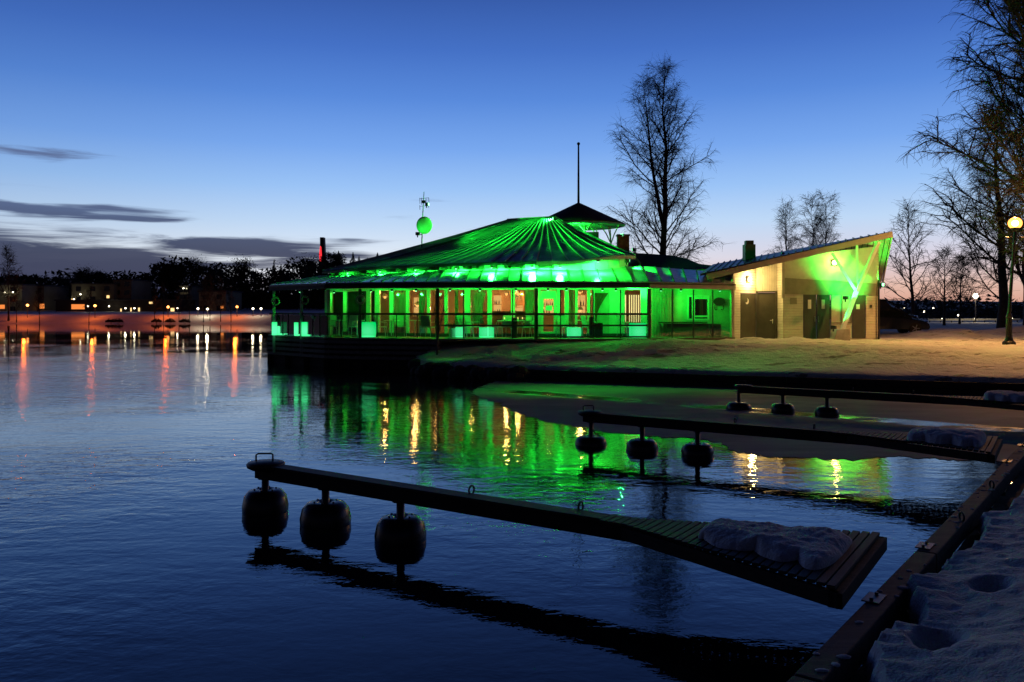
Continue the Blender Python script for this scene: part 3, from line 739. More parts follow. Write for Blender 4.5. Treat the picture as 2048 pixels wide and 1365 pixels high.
# --- lantern on top
LC = P(1157, 405, 46.0); CXY = Vector((LC.x, LC.y, 0)); EZ = 7.28; Rr = 2.62
b = MB(); nn = 28
vs = [CXY+Vector((Rr*math.cos(2*math.pi*i/nn), Rr*math.sin(2*math.pi*i/nn), EZ)) for i in range(nn)]+[LC]
b.add(vs, [(i, (i+1) % nn, nn) for i in range(nn)]); lr = b.build('lantern_roof', M['rear_roof'], rest); so = lr.modifiers.new('t', 'SOLIDIFY'); so.thickness = .06; so.offset = -1
b = MB(); b.lathe([(.05, EZ+.02), (Rr-.03, EZ-.055), (Rr-.03, EZ-.075), (.05, EZ-.02)], 32, CXY); b.build('soffit', M['white_paint'], lr)
for base, tops in ((P(1170, 464, 44.9), (-16, -3, 14)), (P(1222, 488, 45.6), (-22, -6, 16, -2)), (P(1196, 478, 46.6), (-16, -4)), (P(1140, 452, 45.2), (-8, 6))):
    for k, tp in enumerate(tops):
        top = G((base.x/base.y*FPX+CX)+tp, base.y+(.5 if k % 2 else -.3), EZ-.06); mid = lerp(base, top, .5)+Vector((-.02*tp/10, 0, .02)); b = MB(); b.tube([base-Vector((0, 0, .5)), base, mid, top], .032, 6); b.build('strut', M['cream'], lr)
b = MB(); b.lathe([(1.45, 4.5), (1.45, 6.35), (1.3, 6.42), (.1, 6.5)], 24, CXY); b.build('lantern_drum', M['dark_roof'], rest)
b = MB(); p = P(1179, 470, 45.3); b.box((p.x, p.y, p.z-.25), (.95, .7, .75)); b.build('roof_hatch', M['dark_roof'], rest, bevel=.02)
p = P(1246, 487, 45.2); b = MB(); b.box((p.x, p.y, p.z-.35), (.62, .55, 1.5)); ch = b.build('chimney', M['brick'], rest, bevel=.01)
b = MB(); b.box((p.x, p.y, p.z+.43), (.72, .65, .08)); b.build('chimney_cap', M['dark_roof'], ch)
# --- rear roof hump
b = MB(); top = [P(1262, 506, 46), P(1300, 508, 47), P(1340, 511, 47), P(1372, 517, 46.5), P(1398, 528, 45), P(1440, 533, 44)]
bot = [P(1262, 540, 43.5), P(1310, 542, 43.5), P(1352, 545, 43), P(1388, 548, 42.5), P(1410, 550, 42), P(1440, 552, 41.5)]
bk = [Vector((p.x+.6, p.y+5, 4.6)) for p in top]
vs = bot+top+bk; b.add(vs, [(i, i+1, 7+i, 6+i) for i in range(5)]+[(6+i, 7+i, 13+i, 12+i) for i in range(5)])
o = b.build('rear_roof', M['rear_roof'], rest); so = o.modifiers.new('t', 'SOLIDIFY'); so.thickness = .12; so.offset = -1
b = MB(); b.bar((bot[0].x, 43.4, 3.4), (bot[5].x, 41.4, 3.4), .1, 2.4); b.build('rear_wall', M['dark_wood'], rest)
# --- deck over the water
deck = athing('terrace_deck', 'wooden terrace deck with dark rails and glass panels standing over the water', 'deck', tuple(G(720, 37, .2)))
pl = [G(536, 40.2, 0), G(650, 36.5, 0), G(718, 35.7, 0), G(878, 34.9, 0), G(1072, 34.6, 0), G(1300, 35.0, 0), G(1470, 36.9, 0), G(1470, 38.9, 0), G(1300, 37.5, 0), G(1072, 37.1, 0), G(875, 37.6, 0), G(755, 39.1, 0), G(655, 41.9, 0), G(660, 46, 0), G(560, 46, 0)]
b = MB(); b.prism([Vector((p.x, p.y, FL-.10)) for p in pl], (0, 0, .09)); b.build('deck_boards', M['deck_wood'], deck)
dk = [G(536, 40.2, 0), G(650, 36.5, 0), G(718, 35.7, 0), G(880, 34.9, 0)]
for z in (1.14, .92, .70, .47):
    b = MB()
    for a, c in zip(dk, dk[1:]): b.bar(Vector((a.x, a.y-.05, z)), Vector((c.x, c.y-.05, z)), .04, .135)
    b.build('fascia_board', M['grey_board'], deck)
b = MB(); b.bar(Vector((dk[0].x-.03, dk[0].y, 1.0)), Vector((G(560, 46, 0).x, 46, 1.0)), .05, .4); b.build('fascia_board', M['grey_board'], deck)
for a, c in zip(dk, dk[1:]):
    for f in (0.02, .35, .68):
        p = lerp(a, c, f)+Vector((0, .12, 0)); b = MB(); b.box((p.x, p.y, .3), (.18, .18, 1.9)); b.build('deck_pile', M['dark_wood'], deck)
        q = p+Vector((0, 1.6, 0)); b = MB(); b.box((q.x, q.y, .3), (.18, .18, 1.9)); b.build('deck_pile', M['dark_wood'], deck)
b = MB()
for a, c in zip(dk, dk[1:]):                         # dark boards added to black out the space under the deck
    b.bar(Vector((a.x, a.y+.25, .42)), Vector((c.x, c.y+.25, .42)), .06, 1.6)
b.build('blackout_boards', M['dark_wood'], deck)
rl = [G(540, 40.1, 0), G(652, 36.6, 0), G(720, 35.75, 0), G(876, 34.95, 0), G(1072, 34.65, 0), G(1298, 35.05, 0)]
for z, j0, w_ in ((2.36, 0, .09), (1.88, 3, .07), (1.40, 4, .06)):
    for a, c in zip(rl[j0:], rl[j0+1:]):
        b = MB(); b.bar(Vector((a.x, a.y, z)), Vector((c.x, c.y, z)), .08, w_); b.build('rail', M['fascia_wood'], deck)
gl = [(545, 556), (556, 567), (567, 578), (578, 600), (606, 625), (627, 641), (641, 655), (656, 684), (684, 717), (723, 753), (755, 793), (794, 834), (836, 872), (880, 926), (928, 975), (977, 1024), (1026, 1068), (1076, 1120), (1122, 1185), (1187, 1240), (1242, 1294)]
def railp(px, z):
    r = (px-CX)/FPX
    for a, c in zip(rl, rl[1:]):
        den = (c.x-a.x)-r*(c.y-a.y); t = (r*a.y-a.x)/den
        if -1e-6 <= t <= 1+1e-6: p = lerp(a, c, t); return Vector((p.x, p.y, z))
    return Vector((r*35, 35, z))
for x0, x1 in gl:
    lo = (railp(x0, 1.86)+railp(x1, 1.86))/2; a, c = railp(x0, 1.86), railp(x1, 1.86)
    b = MB(); b.bar(a, c, .010, .88); b.build('glass_panel', M['rail_glass'], deck)
    if x0 < 880 or x0 in (928, 1026, 1122, 1187, 1242):
        p = railp(x0-1, 1.86); b = MB(); b.box((p.x, p.y, 1.86 if x0 < 880 else 2.36), (.045, .045, 1.0 if x0 < 880 else 2.05)); b.build('rail_post', M['black_metal'], deck)
# --- tall glass screen on the right of the terrace
scr = athing('glass_screen', 'storey high glass wind screen with slim mullions right of the terrace', 'glass screen', tuple(G(1385, 36, 1.2)))
sa, sc_ = G(1304, 35.25, 0), G(1460, 36.9, 0)
for k in range(4):
    f0, f1 = (0, .25, .52, .77)[k], (.25, .52, .77, 1)[k]
    a, c = lerp(sa, sc_, f0+.006), lerp(sa, sc_, f1-.006); b = MB(); b.bar(Vector((a.x, a.y, 2.30)), Vector((c.x, c.y, 2.30)), .012, 2.26); b.build('glass_pane', M['rail_glass'], scr)
    if k: p = lerp(sa, sc_, f0); b = MB(); b.box((p.x, p.y, 2.28), (.05, .06, 2.3)); b.build('mullion', M['galv'], scr)
b = MB(); b.bar(Vector((sa.x, sa.y, 1.14)), Vector((sc_.x, sc_.y, 1.14)), .08, .08); b.build('bottom_rail', M['fascia_wood'], scr)

# ---------------- things on and around the restaurant
p = LC; fp = athing('flagpole', 'tall thin dark flagpole standing on the tip of the lantern roof', 'flagpole', tuple(p))
b = MB(); b.tube([p-Vector((0, 0, .1)), P(1157, 345, 46), P(1157, 291, 46)], [.065, .055, .045], 8); b.build('pole', M['black_metal'], fp, smooth=True)
b = MB(); b.ball(P(1157, 288, 46), .09); b.build('finial', M['black_metal'], fp, smooth=True)
p = P(843, 492, 43.2); am = athing('antenna_mast', 'antenna mast with a round satellite dish rising above the left slope of the roof', 'antenna', tuple(p))
b = MB(); b.tube([p-Vector((0, 0, .5)), P(845, 440, 43.2), P(848, 384, 43.2)], [.035, .03, .018], 6); b.build('pole', M['black_metal'], am)
dc = P(848.5, 451, 42.95); b = MB(); rings = [(0, .09), (.15, .075), (.30, .035), (.41, 0), (.41, -.015), (.28, .02), (.1, .07), (0, .075)]
vs = []; nn = 24
for r, q in rings:
    for j in range(nn): t_ = 2*math.pi*j/nn; vs.append(dc+Vector((max(r, .004)*math.cos(t_), -q, max(r, .004)*1.12*math.sin(t_))))
b.add(vs, [(i*nn+j, i*nn+(j+1) % nn, (i+1)*nn+(j+1) % nn, (i+1)*nn+j) for i in range(len(rings)-1) for j in range(nn)]); b.build('satellite_dish', M['white_paint'], am, smooth=True)
b = MB(); c = P(847, 404, 43.2)
b.tube([P(839, 398, 43.2), P(858, 396, 43.2)], .014, 4); b.tube([P(840, 413, 43.2), P(856, 412, 43.2)], .014, 4)
for px, a0, a1 in ((839.5, 396, 408), (857.5, 396, 408), (839.5, 411, 420), (843, 396, 410), (852, 398, 406), (857, 411, 416)): b.tube([P(px, a0, 43.2), P(px+.4, a1, 43.2)], .016, 4)
b.box(c, (.22, .1, .14)); b.build('aerial', M['black_metal'], am)
b = MB(); b.tube([P(840, 470, 43.2), P(846, 468, 43.2)], .02, 5); b.build('dish_arm', M['galv'], am)

flood_proto = None
def floodlight(label, p, aim, power, spot=100, rot=None, col=GREEN, r=.07):
    p = Vector(p); aim = Vector(aim); v = aim-p
    rz = math.atan2(v.y, v.x)
    t = thing('floodlight', label, 'floodlight', p, rz, 'green floodlights on the restaurant')
    b = MB(); b.prism([(-.10, -.10, -.08), (-.10, .10, -.08), (-.10, .10, .08), (-.10, -.10, .08)], (.16, 0, 0)); b.box((-.05, 0, -.13), (.05, .05, .12)); b.build('housing', M['black_metal'], t, bevel=.01)
    b = MB(); b.box((.066, 0, 0), (.012, .17, .13)); b.build('lens', M['e_green'], t, bevel=.004)
    light('beam', p+v.normalized()*.12, col, power, None, r, spot, aim=aim)
    return t
floodlight('green floodlight on the ridge just left of the lantern roof', P(1108, 438, 42.75), P(880, 482, 42.0), 8500, 104)
floodlight('green floodlight high on the antenna mast above the dish', P(855, 409, 43.0), P(985, 472, 42.3), 12000, 58)
floodlight('green floodlight at the foot of the satellite dish', P(836, 468, 42.2), P(849, 450, 42.95), 22, 120)
floodlight('green floodlight on top of the brick chimney', P(1244, 470, 45.0), P(1190, 490, 40.0), 3000, 75)
floodlight('green floodlight lying on the terrace roof near its right end', P(1228, 560, 36.2), P(1345, 552, 38.8), 3000, 62)
floodlight('green floodlight beside the lantern drum aimed up at its soffit', P(1150, 470, 44.4)+Vector((0, 0, .1)), G(1157, 46, 7.3), 420, 150)
floodlight('green floodlight hanging under the right end of the round eave', P(1255, 522, 37.5), P(1330, 556, 38.2), 1600, 70)
floodlight('green floodlight on the roof right of the round eave lighting the sheets', P(1268, 500, 38.6), P(1165, 488, 39.6)-Vector((0, 0, .2)), 5200, 80)
# strip lights tucked under the round eave wash the terrace roof
for k, (px, z, pw) in enumerate(((700, 4.36, 260), (765, 4.36, 330), (835, 4.36, 330), (915, 4.36, 380), (985, 4.36, 480), (1065, 4.36, 850), (1120, 4.36, 520), (1195, 4.6, 420))):
    base = inward(G(px, {700: 42.0, 765: 40.6, 835: 39.1, 915: 37.8, 985: 36.95, 1065: 36.4, 1120: 36.4, 1195: 36.5}[px], z+.10), -.12)
    names = {700: 'leftmost eave lamp, over the far left end of the terrace roof', 765: 'eave lamp second from the left under the round eave', 835: 'eave lamp below the antenna mast', 915: 'eave lamp right of the antenna mast', 985: 'eave lamp left of the brightest spot on the terrace roof', 1065: 'strongest eave lamp, where the terrace roof glows almost white', 1120: 'eave lamp just right of the brightest spot', 1195: 'eave lamp under the upswept curve of the eave'}
    t = thing('eave_lamp', names[px], 'lamp', base, 0, 'green lamps tucked under the round eave')
    b = MB(); b.lathe([(.03, .03), (.06, .02), (.06, -.03), (.04, -.04)], 12); b.build('housing', M['black_metal'], t)
    b = MB(); b.lathe([(.01, -.043), (.045, -.043), (.03, -.065), (.01, -.07)], 12); b.build('lens', M['e_green'], t)
    light('glow', base+Vector((0, -.04, -.085)), GREEN, pw*2.0, None, .14, 174, aim=base+Vector((0, .75, -3)), blend=.12)
# ceiling lamps under the terrace roof
cl_ = [(600, 39.8, 26, 'added over the left corner of the deck to light the first two posts'), (668, 41.0, 22, 'near the far left corner column'), (742, 38.9, 34, 'beside the tall dark lifebuoy post'), (784, 38.2, 42, 'by the pale column left of the middle post'), (832, 37.4, 22, 'above the left part of the terrace'), (900, 36.9, 42, 'above the leafy plant'), (960, 36.8, 46, 'above the pair of tilted chairs'), (1032, 36.6, 46, 'above the candle table'), (1096, 36.5, 52, 'in front of the entrance door'), (1133, 36.5, 48, 'right of the entrance door'), (1205, 36.7, 26, 'in front of the plain panel wall'), (1232, 36.9, 40, 'left of the bright blinds'), (1322, 37.3, 40, 'in front of the cladding wall'), (1362, 37.4, 48, 'left of the framed window'), (1440, 37.6, 20, 'above the oval sign')]  # left corner lamp is an added fill for the posts
for px, d, pw, where in cl_:
    d -= .85; pw *= .9; p = G(px, d, 3.40); t = thing('terrace_lamp', 'small green ceiling lamp '+where, 'lamp', p, 0, 'green lamps under the terrace roof')
    b = MB(); b.lathe([(.02, .08), (.055, .07), (.06, -.01), (.05, -.02)], 12); b.build('housing', M['black_metal'], t)
    b = MB(); b.lathe([(.01, -.022), (.045, -.022), (.03, -.035), (.01, -.038)], 12); b.build('lens', M['e_green'], t)
    light('glow', p+Vector((0, 0, -.12)), GREEN, pw*1.75, None, .05, 170, aim=p+Vector((0, 1.15, -3)), blend=.15)
# warm lamps inside
wi = [('shade_lamp', 770, 594, 40.6, 16, 'table lamp with a round warm shade behind the left windows'), ('shade_lamp', 835, 611, 40.2, 12, 'low orange lamp behind the windows left of the middle post'), ('shade_lamp', 941, 612, 40.0, 16, 'orange lamp at the left end of the bar'), ('shade_lamp', 1013, 588, 41.2, 22, 'tall amber lamp behind the bar'), ('shade_lamp', 1036, 588, 41.6, 14, 'amber lamp right of the tall amber lamp'), ('shade_lamp', 1160, 621, 40.0, 10, 'low white lamp right of the entrance door'), ('shade_lamp', 1160, 585, 40.8, 14, 'warm hanging lamp right of the entrance door'), ('shade_lamp', 739, 621, 40.5, 6, 'tiny lamp low behind the second lifebuoy'), ('shade_lamp', 829, 580, 40.6, 8, 'slim hanging lamp left of the middle post'), ('shade_lamp', 1098, 588, 41.5, 16, 'amber lamp seen through the entrance door'), ('shade_lamp', 963, 588, 39.6, 6, 'small white wall lamp above the bar end'), ('shade_lamp', 872, 578, 40.5, 5, 'thin lamp beside the middle post')]
for nm, px, py, d, pw, lab in wi:
    p = P(px, py, d); t = thing('indoor_lamp', lab, 'lamp', p, 0, 'warm lamps inside the restaurant')
    b = MB(); b.ball((0, 0, 0), .075, 12, 8, (1, 1, 1.3)); b.build('bulb', M['e_warm'], t, smooth=True)
    b = MB(); b.lathe([(.02, .19), (.06, .18), (.17, .02), (.16, .02), (.05, .17)], 16); b.build('lamp_shade', M['curtain'], t, smooth=True)
    b = MB(); b.tube([(0, 0, .18), (0, 0, 3.76-p.z)], .008, 5); b.build('cord', M['black_box'], t)
    light('glow', p+Vector((0, 0, -.12)), (1, .46, .13), pw*6, None, .08)
# bar counter
bar = athing('bar_counter', 'long dark bar counter inside, behind the middle windows', 'counter', tuple(G(990, 40.6, FL)))
b = MB(); b.bar(G(945, 40.4, 1.88), G(1066, 40.6, 1.88), .6, 1.08); b.build('front', M['wood_int'], bar)
b = MB(); b.bar(G(942, 40.4, 2.45), G(1069, 40.6, 2.45), .75, .06); b.build('counter_top', M['fascia_wood'], bar)
def cabinet(lab, px0, px1, d, z0, z1, n):
    a, c = G(px0, d, 0), G(px1, d, 0); W_ = c.x-a.x; t = thing('back_bar_cabinet', lab, 'cabinet', Vector(((a.x+c.x)/2, d, z0)), 0, 'amber lit cabinets inside the restaurant'); H_ = z1-z0
    b = MB(); b.box((0, .16, H_/2), (W_, .02, H_)); b.build('backlight', M['e_cabinet'], t)
    for x in (-W_/2, W_/2): b = MB(); b.box((x, 0, H_/2), (.06, .30, H_+.05)); b.build('side_panel', M['wood_int'], t)
    for k in range(n+1):
        b = MB(); b.box((0, 0, H_*k/n), (W_-.065, .28, .035)); b.build('shelf', M['wood_int'], t)
        if k < n:
            rr = random.Random(k+int(px0)); x = -W_/2+.10
            while x < W_/2-.08:
                h_ = rr.uniform(.16, .27); r_ = rr.uniform(.025, .04)
                if rr.random() < .8: b = MB(); b.lathe([(r_, 0), (r_, h_*.6), (r_*.4, h_*.75), (r_*.35, h_)], 8, (x, -.02, H_*k/n+.02)); b.build('bottle', M['black_box'] if rr.random() < .6 else M['door_green'], t)
                x += rr.uniform(.08, .15)
cabinet('amber lit bottle cabinet behind the right half of the bar', 1028, 1047, 42.2, 2.3, 3.45, 3)
cabinet('amber lit cabinet seen through the entrance door', 1084, 1111, 42.0, 2.35, 3.4, 3)
cabinet('amber lit cabinet right of the entrance door', 1152, 1172, 41.9, 2.2, 3.3, 2)
cabinet('narrow amber lit cabinet behind the left half of the bar', 986, 1004, 42.2, 2.35, 3.3, 2)
cabinet('amber lit cabinet left of the middle post', 826, 846, 42.6, 2.2, 3.2, 2)
for lab, px, d in (('bar stool at the left end of the bar', 958, 39.7), ('bar stool at the middle of the bar', 1000, 39.8), ('bar stool at the right end of the bar', 1040, 39.8)):
    t = thing('bar_stool', lab, 'stool', G(px, d, FL), 0, 'bar stools along the counter')
    b = MB(); b.lathe([(.02, .74), (.17, .74), (.18, .77), (.15, .80), (.02, .80)], 16); b.build('seat', M['fascia_wood'], t)
    for k in range(4): q = k*math.pi/2+.78; b = MB(); b.tube([(.10*math.cos(q), .10*math.sin(q), .74), (.19*math.cos(q), .19*math.sin(q), 0)], .016, 5); b.build('leg', M['alu'], t)
# curtains gathered beside the columns
def curtain(label, x0, x1, dd, zt, zb, lean=0, m='curtain'):
    b = MB(); n = 26; zs = [zt+(zb-zt)*k/6 for k in range(7)]; vs = []
    o = wallp(x0, zb)+Vector((0, dd, 0))
    for k, z in enumerate(zs):
        f = k/6; narrow = 1-.55*lean*math.sin(f*math.pi*.75) if lean else 1
        for i in range(n+1):
            px = x0+(x1-x0)*(i/n)*narrow; q = wallp(px, z); vs.append(Vector((q.x, q.y+dd+.035*math.sin(i*1.9), z))-o)
    b.add(vs, [(k*(n+1)+i, k*(n+1)+i+1, (k+1)*(n+1)+i+1, (k+1)*(n+1)+i) for k in range(6) for i in range(n)])
    ob = b.build('curtain', M[m], smooth=True); ob.location = o; so = ob.modifiers.new('t', 'SOLIDIFY'); so.thickness = .012
    return tag(ob, label, 'curtain', 'curtains behind the terrace windows')
curtain('tied back curtain behind the second lifebuoy', 722, 751, .30, 3.45, 1.45, .8)
curtain('straight pale curtain left of the middle post', 788, 811, .30, 3.45, 1.45)
curtain('narrow curtain at the far left window', 696, 706, .35, 3.45, 1.45)
curtain('tied back curtain right of the tiny lamp, near the middle post', 836, 854, .30, 3.45, 1.45, .7)
curtain('wide curtain at the left end of the bar', 942, 974, .32, 3.45, 1.9, .5)
curtain('curtain left of the entrance door', 1050, 1075, .30, 3.45, 1.7, .6)
curtain('green lit curtain right of the entrance door', 1138, 1149, .30, 3.45, 1.45)
curtain('white narrow curtain above the leafy plant', 909, 916, .22, 3.45, 1.5)
curtain('red brown drape against the plain panel wall', 1189, 1216, -.14, 3.3, 1.5, 1.6, 'red_cloth')
# pictures on the inner wall
b = MB(); p = P(1037, 598, 42.3); b.box(p, (.55, .04, .7)); b.box(p+Vector((0, -.03, 0)), (.47, .02, .62)); tag(b.build('wall_picture', M['wood_int']), 'wooden framed picture on the inner wall above the bar', 'picture')
# lifebuoys on the posts
for lab, px, d, z in (('lifebuoy hanging on the far left terrace post', 551, 39.45, 2.95), ('pale lifebuoy hanging on the second terrace post from the left', 609, 37.85, 3.0), ('dark lifebuoy hanging on the post in front of the tied back curtain', 721, 35.75, 2.98)):
    p = G(px, d, z); t = thing('lifebuoy', lab, 'lifebuoy', p, 0, 'lifebuoys on the terrace posts')
    b = MB(); b.torus((0, 0, 0), .17, .045, 'Y', 28, 8); b.build('ring', M['lifering'], t, smooth=True)
    for a in range(4): b = MB(); q = a*math.pi/2+.78; b.torus((.17*math.cos(q), 0, .17*math.sin(q)), .05, .008, 'X', 10, 4); b.build('strap', M['rope'], t)
# oval sign with its little ornament
t = thing('oval_sign', 'dark red oval wall sign with small ornaments below on the green wall', 'sign', wallp(1437, 2.93)+Vector((0, -.10, 0)))
b = MB(); vs = [(.27*math.cos(2*math.pi*i/32), 0, .19*math.sin(2*math.pi*i/32)) for i in range(32)]; b.prism(vs, (0, -.04, 0)); b.build('board', M['red_sign'], t)
for sx in (-1, 1): b = MB(); b.tube([(sx*.20, -.02, -.15), (sx*.21, -.02, -.33), (sx*.16, -.02, -.40), (sx*.10, -.02, -.36)], .022, 6); b.build('scroll', M['red_sign'], t)
# glowing boxes
gb = [(549, 39.3, .22, .62, 'slim glowing green box at the far left corner of the deck'), (556, 40.3, .16, .62, 'thin glowing green box behind the far left corner'), (562, 39.6, .30, .42, 'low glowing green box third from the left rail end'), (571.5, 40.8, .16, .38, 'smallest glowing green box, far back on the left deck'), (594, 38.4, .24, .62, 'glowing green box just left of the second post'), (612.5, 37.9, .38, .64, 'tall glowing green box just right of the second post'), (736, 36.6, .70, .66, 'largest glowing green box, beside the lifebuoy post'), (919, 36.3, .34, .44, 'plain glowing green box under the leafy plant'), (973, 36.0, .62, .44, 'glowing green box left of the candle table'), (1148, 35.9, .56, .44, 'glowing green box right of the entrance door'), (1275, 36.0, .66, .62, 'glowing green box beside the right terrace post')]
for px, d, wd, ht, lab in gb:
    p = G(px, d, FL); t = thing('glow_box', lab, 'light box', p, .12, 'glowing green light boxes on the terrace')
    b = MB(); b.box((0, 0, ht/2+.01), (wd, min(wd, .4), ht)); b.build('opal_body', M['glow_box'], t, bevel=.015)
    b = MB(); b.box((0, 0, ht+.018), (wd*.9, min(wd, .4)*.9, .014)); b.build('lid', M['white_paint'], t)
# chairs
def make_chair():
    t = thing('terrace_chair', 'x', 'chair', (0, 0, 0), 0, 'chairs on the restaurant terrace')
    b = MB(); b.box((0, 0, .45), (.46, .44, .035)); b.build('seat', M['fabric'], t, bevel=.01)
    b = MB(); b.box((0, .25, .72), (.44, .03, .50), M3=Matrix.Rotation(R(-14), 3, 'X')); b.build('backrest', M['fabric'], t, bevel=.01)
    for sx in (-1, 1):
        b = MB(); b.tube([(sx*.22, -.20, .45), (sx*.25, -.26, 0)], .013, 6); b.build('leg', M['alu'], t)
        b = MB(); b.tube([(sx*.22, .20, .45), (sx*.25, .28, 0)], .013, 6); b.build('leg', M['alu'], t)
        b = MB(); b.tube([(sx*.25, -.22, .45), (sx*.26, -.22, .64), (sx*.26, -.18, .67), (sx*.26, .22, .67)], .013, 6); b.build('armrest', M['alu'], t)
    return t
ch0 = make_chair()
chairs = [(636, 37.6, 2.2, 'terrace chair right of the tall glowing box, turned sideways'), (663, 38.0, .2, 'terrace chair with its back to the water, third from the left'), (700, 37.2, -.4, 'terrace chair just left of the lifebuoy post'), (762, 36.6, 1.9, 'terrace chair right of the largest glowing box'), (856, 36.2, 2.8, 'terrace chair with bare tube frame left of the middle post'), (931, 37.0, 1.0, 'left one of two tilted chairs by the leafy plant'), (945, 36.8, 1.0, 'right one of two tilted chairs by the leafy plant'), (1008, 36.9, -2.6, 'terrace chair on the left side of the candle table'), (1047, 36.4, -1.0, 'terrace chair on the right side of the candle table'), (1060, 37.0, -.9, 'terrace chair behind the candle table near the entrance post'), (1128, 36.8, .5, 'terrace chair between the entrance door and a glowing box'), (1250, 36.6, .9, 'terrace chair left of the glowing box by the right post'), (800, 37.4, .3, 'dim terrace chair behind the rail right of the largest glowing box'), (1178, 36.4, 2.0, 'terrace chair right of the glowing box near the door')]
for k, (px, d, rz, lab) in enumerate(chairs):
    p = G(px, d, FL)
    if k == 0: ch0.location = p; ch0.rotation_euler = (0, 0, rz); ch0['label'] = lab
    else: dup(ch0, p, rz, lab)
def make_table(p, lab, wd=.75):
    t = thing('terrace_table', lab, 'table', p, 0, 'tables on the restaurant terrace')
    b = MB(); b.lathe([(.02, .72), (wd/2, .72), (wd/2, .745), (.02, .745)], 24); b.build('table_top', M['white_paint'], t)
    b = MB(); b.tube([(0, 0, .03), (0, 0, .72)], .03, 8); b.build('leg', M['alu'], t)
    b = MB(); b.lathe([(.02, .0), (.24, .0), (.22, .02), (.03, .05)], 20); b.build('base', M['black_metal'], t)
    return t
for px, d, lab, wd in ((678, 37.9, 'round table between the two left chairs', .7), (714, 37.6, 'round table behind the lifebuoy post', .7), (783, 36.9, 'small round table right of the largest glowing box', .7), (1028, 36.5, 'wide round table carrying lit candles', 1.5), (1165, 37.0, 'small table right of the entrance door', .6), (830, 37.2, 'dim round table left of the middle post', .9)):
    make_table(G(px, d, FL), lab, wd)
for k, (px, d, lab) in enumerate(((978.5, 36.4, 'leftmost candle in front of the bar'), (984.5, 36.5, 'second candle left on the candle table'), (992, 36.2, 'candle nearest the front of the candle table'), (1033, 36.4, 'candle right of the table middle'), (1040, 36.6, 'rightmost candle on the candle table'))):
    px = 1009+k*9; p = G(px, 36.5+.25*math.sin(k*2), FL+.745); t = thing('candle', ['leftmost candle on the wide round table', 'second candle from the left on the wide round table', 'middle candle on the wide round table', 'fourth candle from the left on the wide round table', 'rightmost candle on the wide round table'][k], 'candle', p, 0, 'candles on the wide terrace table')
    b = MB(); b.lathe([(.01, 0), (.035, 0), (.035, .06), (.01, .06)], 10); b.build('holder', M['white_paint'], t)
    b = MB(); b.ball((0, 0, .10), .025, 8, 6, (1, 1, 1.7)); b.build('flame', M['e_candle'], t)
# leafy plant
p = G(905, 36.6, FL); t = thing('potted_plant', 'leafy arching plant in a pot by the white curtain', 'plant', p)
b = MB(); b.lathe([(.05, 0), (.15, 0), (.19, .40), (.16, .40)], 16); b.build('pot', M['white_paint'], t)
b = MB(); rr = random.Random(8)
for k in range(46):
    a = rr.uniform(0, 6.283); L = rr.uniform(.35, .62); el_ = rr.uniform(.4, 1.4); dirv = Vector((math.cos(a), math.sin(a), 0)); side_ = Vector((-math.sin(a), math.cos(a), 0)); q = []
    for i in range(5):
        f = i/4; c = dirv*(L*f*math.cos(el_)*1.2)+Vector((0, 0, .40+L*math.sin(el_)*f-.35*L*f*f)); wd = .035*math.sin(math.pi*min(.97, f+.08)); q += [c-side_*wd, c+side_*wd]
    b.add(q, [(2*i, 2*i+1, 2*i+3, 2*i+2) for i in range(4)])
b.build('leaves', M['leaf'], t)
# dark counter and stacked furniture right of the terrace
p = G(1368, 37.9, 1.15); t = athing('sideboard', 'long dark covered counter under the window right of the terrace', 'counter', tuple(p))
b = MB(); b.bar(G(1330, 37.7, 1.52), G(1412, 37.9, 1.52), .55, .8); b.build('body', M['fascia_wood'], t, bevel=.02)
b = MB(); b.bar(G(1322, 37.55, 1.97), G(1410, 37.85, 1.97), .62, .05); b.build('top', M['black_box'], t, bevel=.01)
for lab, px, d, sz in (('dark rounded crate at the right end of the covered counter', 1428, 37.6, (.55, .5, .72)), ('dark box standing on the deck right of the candle table', 1029, 36.0, (.24, .24, .85)), ('tall dark box left of the right terrace post', 1183, 35.7, (.22, .2, .9)), ('dark basket on the terrace right of the tall dark box', 1196, 36.2, (.40, .34, .62))):
    p = G(px, d, FL if px < 1400 else 1.16); t = thing('storage_box', lab, 'box', p)
    b = MB(); b.box((0, 0, sz[2]/2), sz); b.build('body', M['black_box'], t, bevel=.04)
    b = MB(); b.box((0, 0, sz[2]+.012), (sz[0]*1.04, sz[1]*1.04, .022)); b.build('lid', M['fascia_wood'], t, bevel=.006)
# ================================================================== UTILITY BUILDING
GZ = 1.15
ub = athing('utility_building', 'cream boarded utility building with a steep upswept roof and dark doors', 'building', tuple(G(1620, 39, GZ)))
def wq(name, pts, th, m, parent=None, vec=None):
    b = MB(); b.prism(pts, vec or (0, th, 0)); return b.build(name, m, parent or ub)
dF, dR, dB = 38.0, 38.8, 43.0
def uz(px, py, d): return HC-(py-HZ)*d/FPX
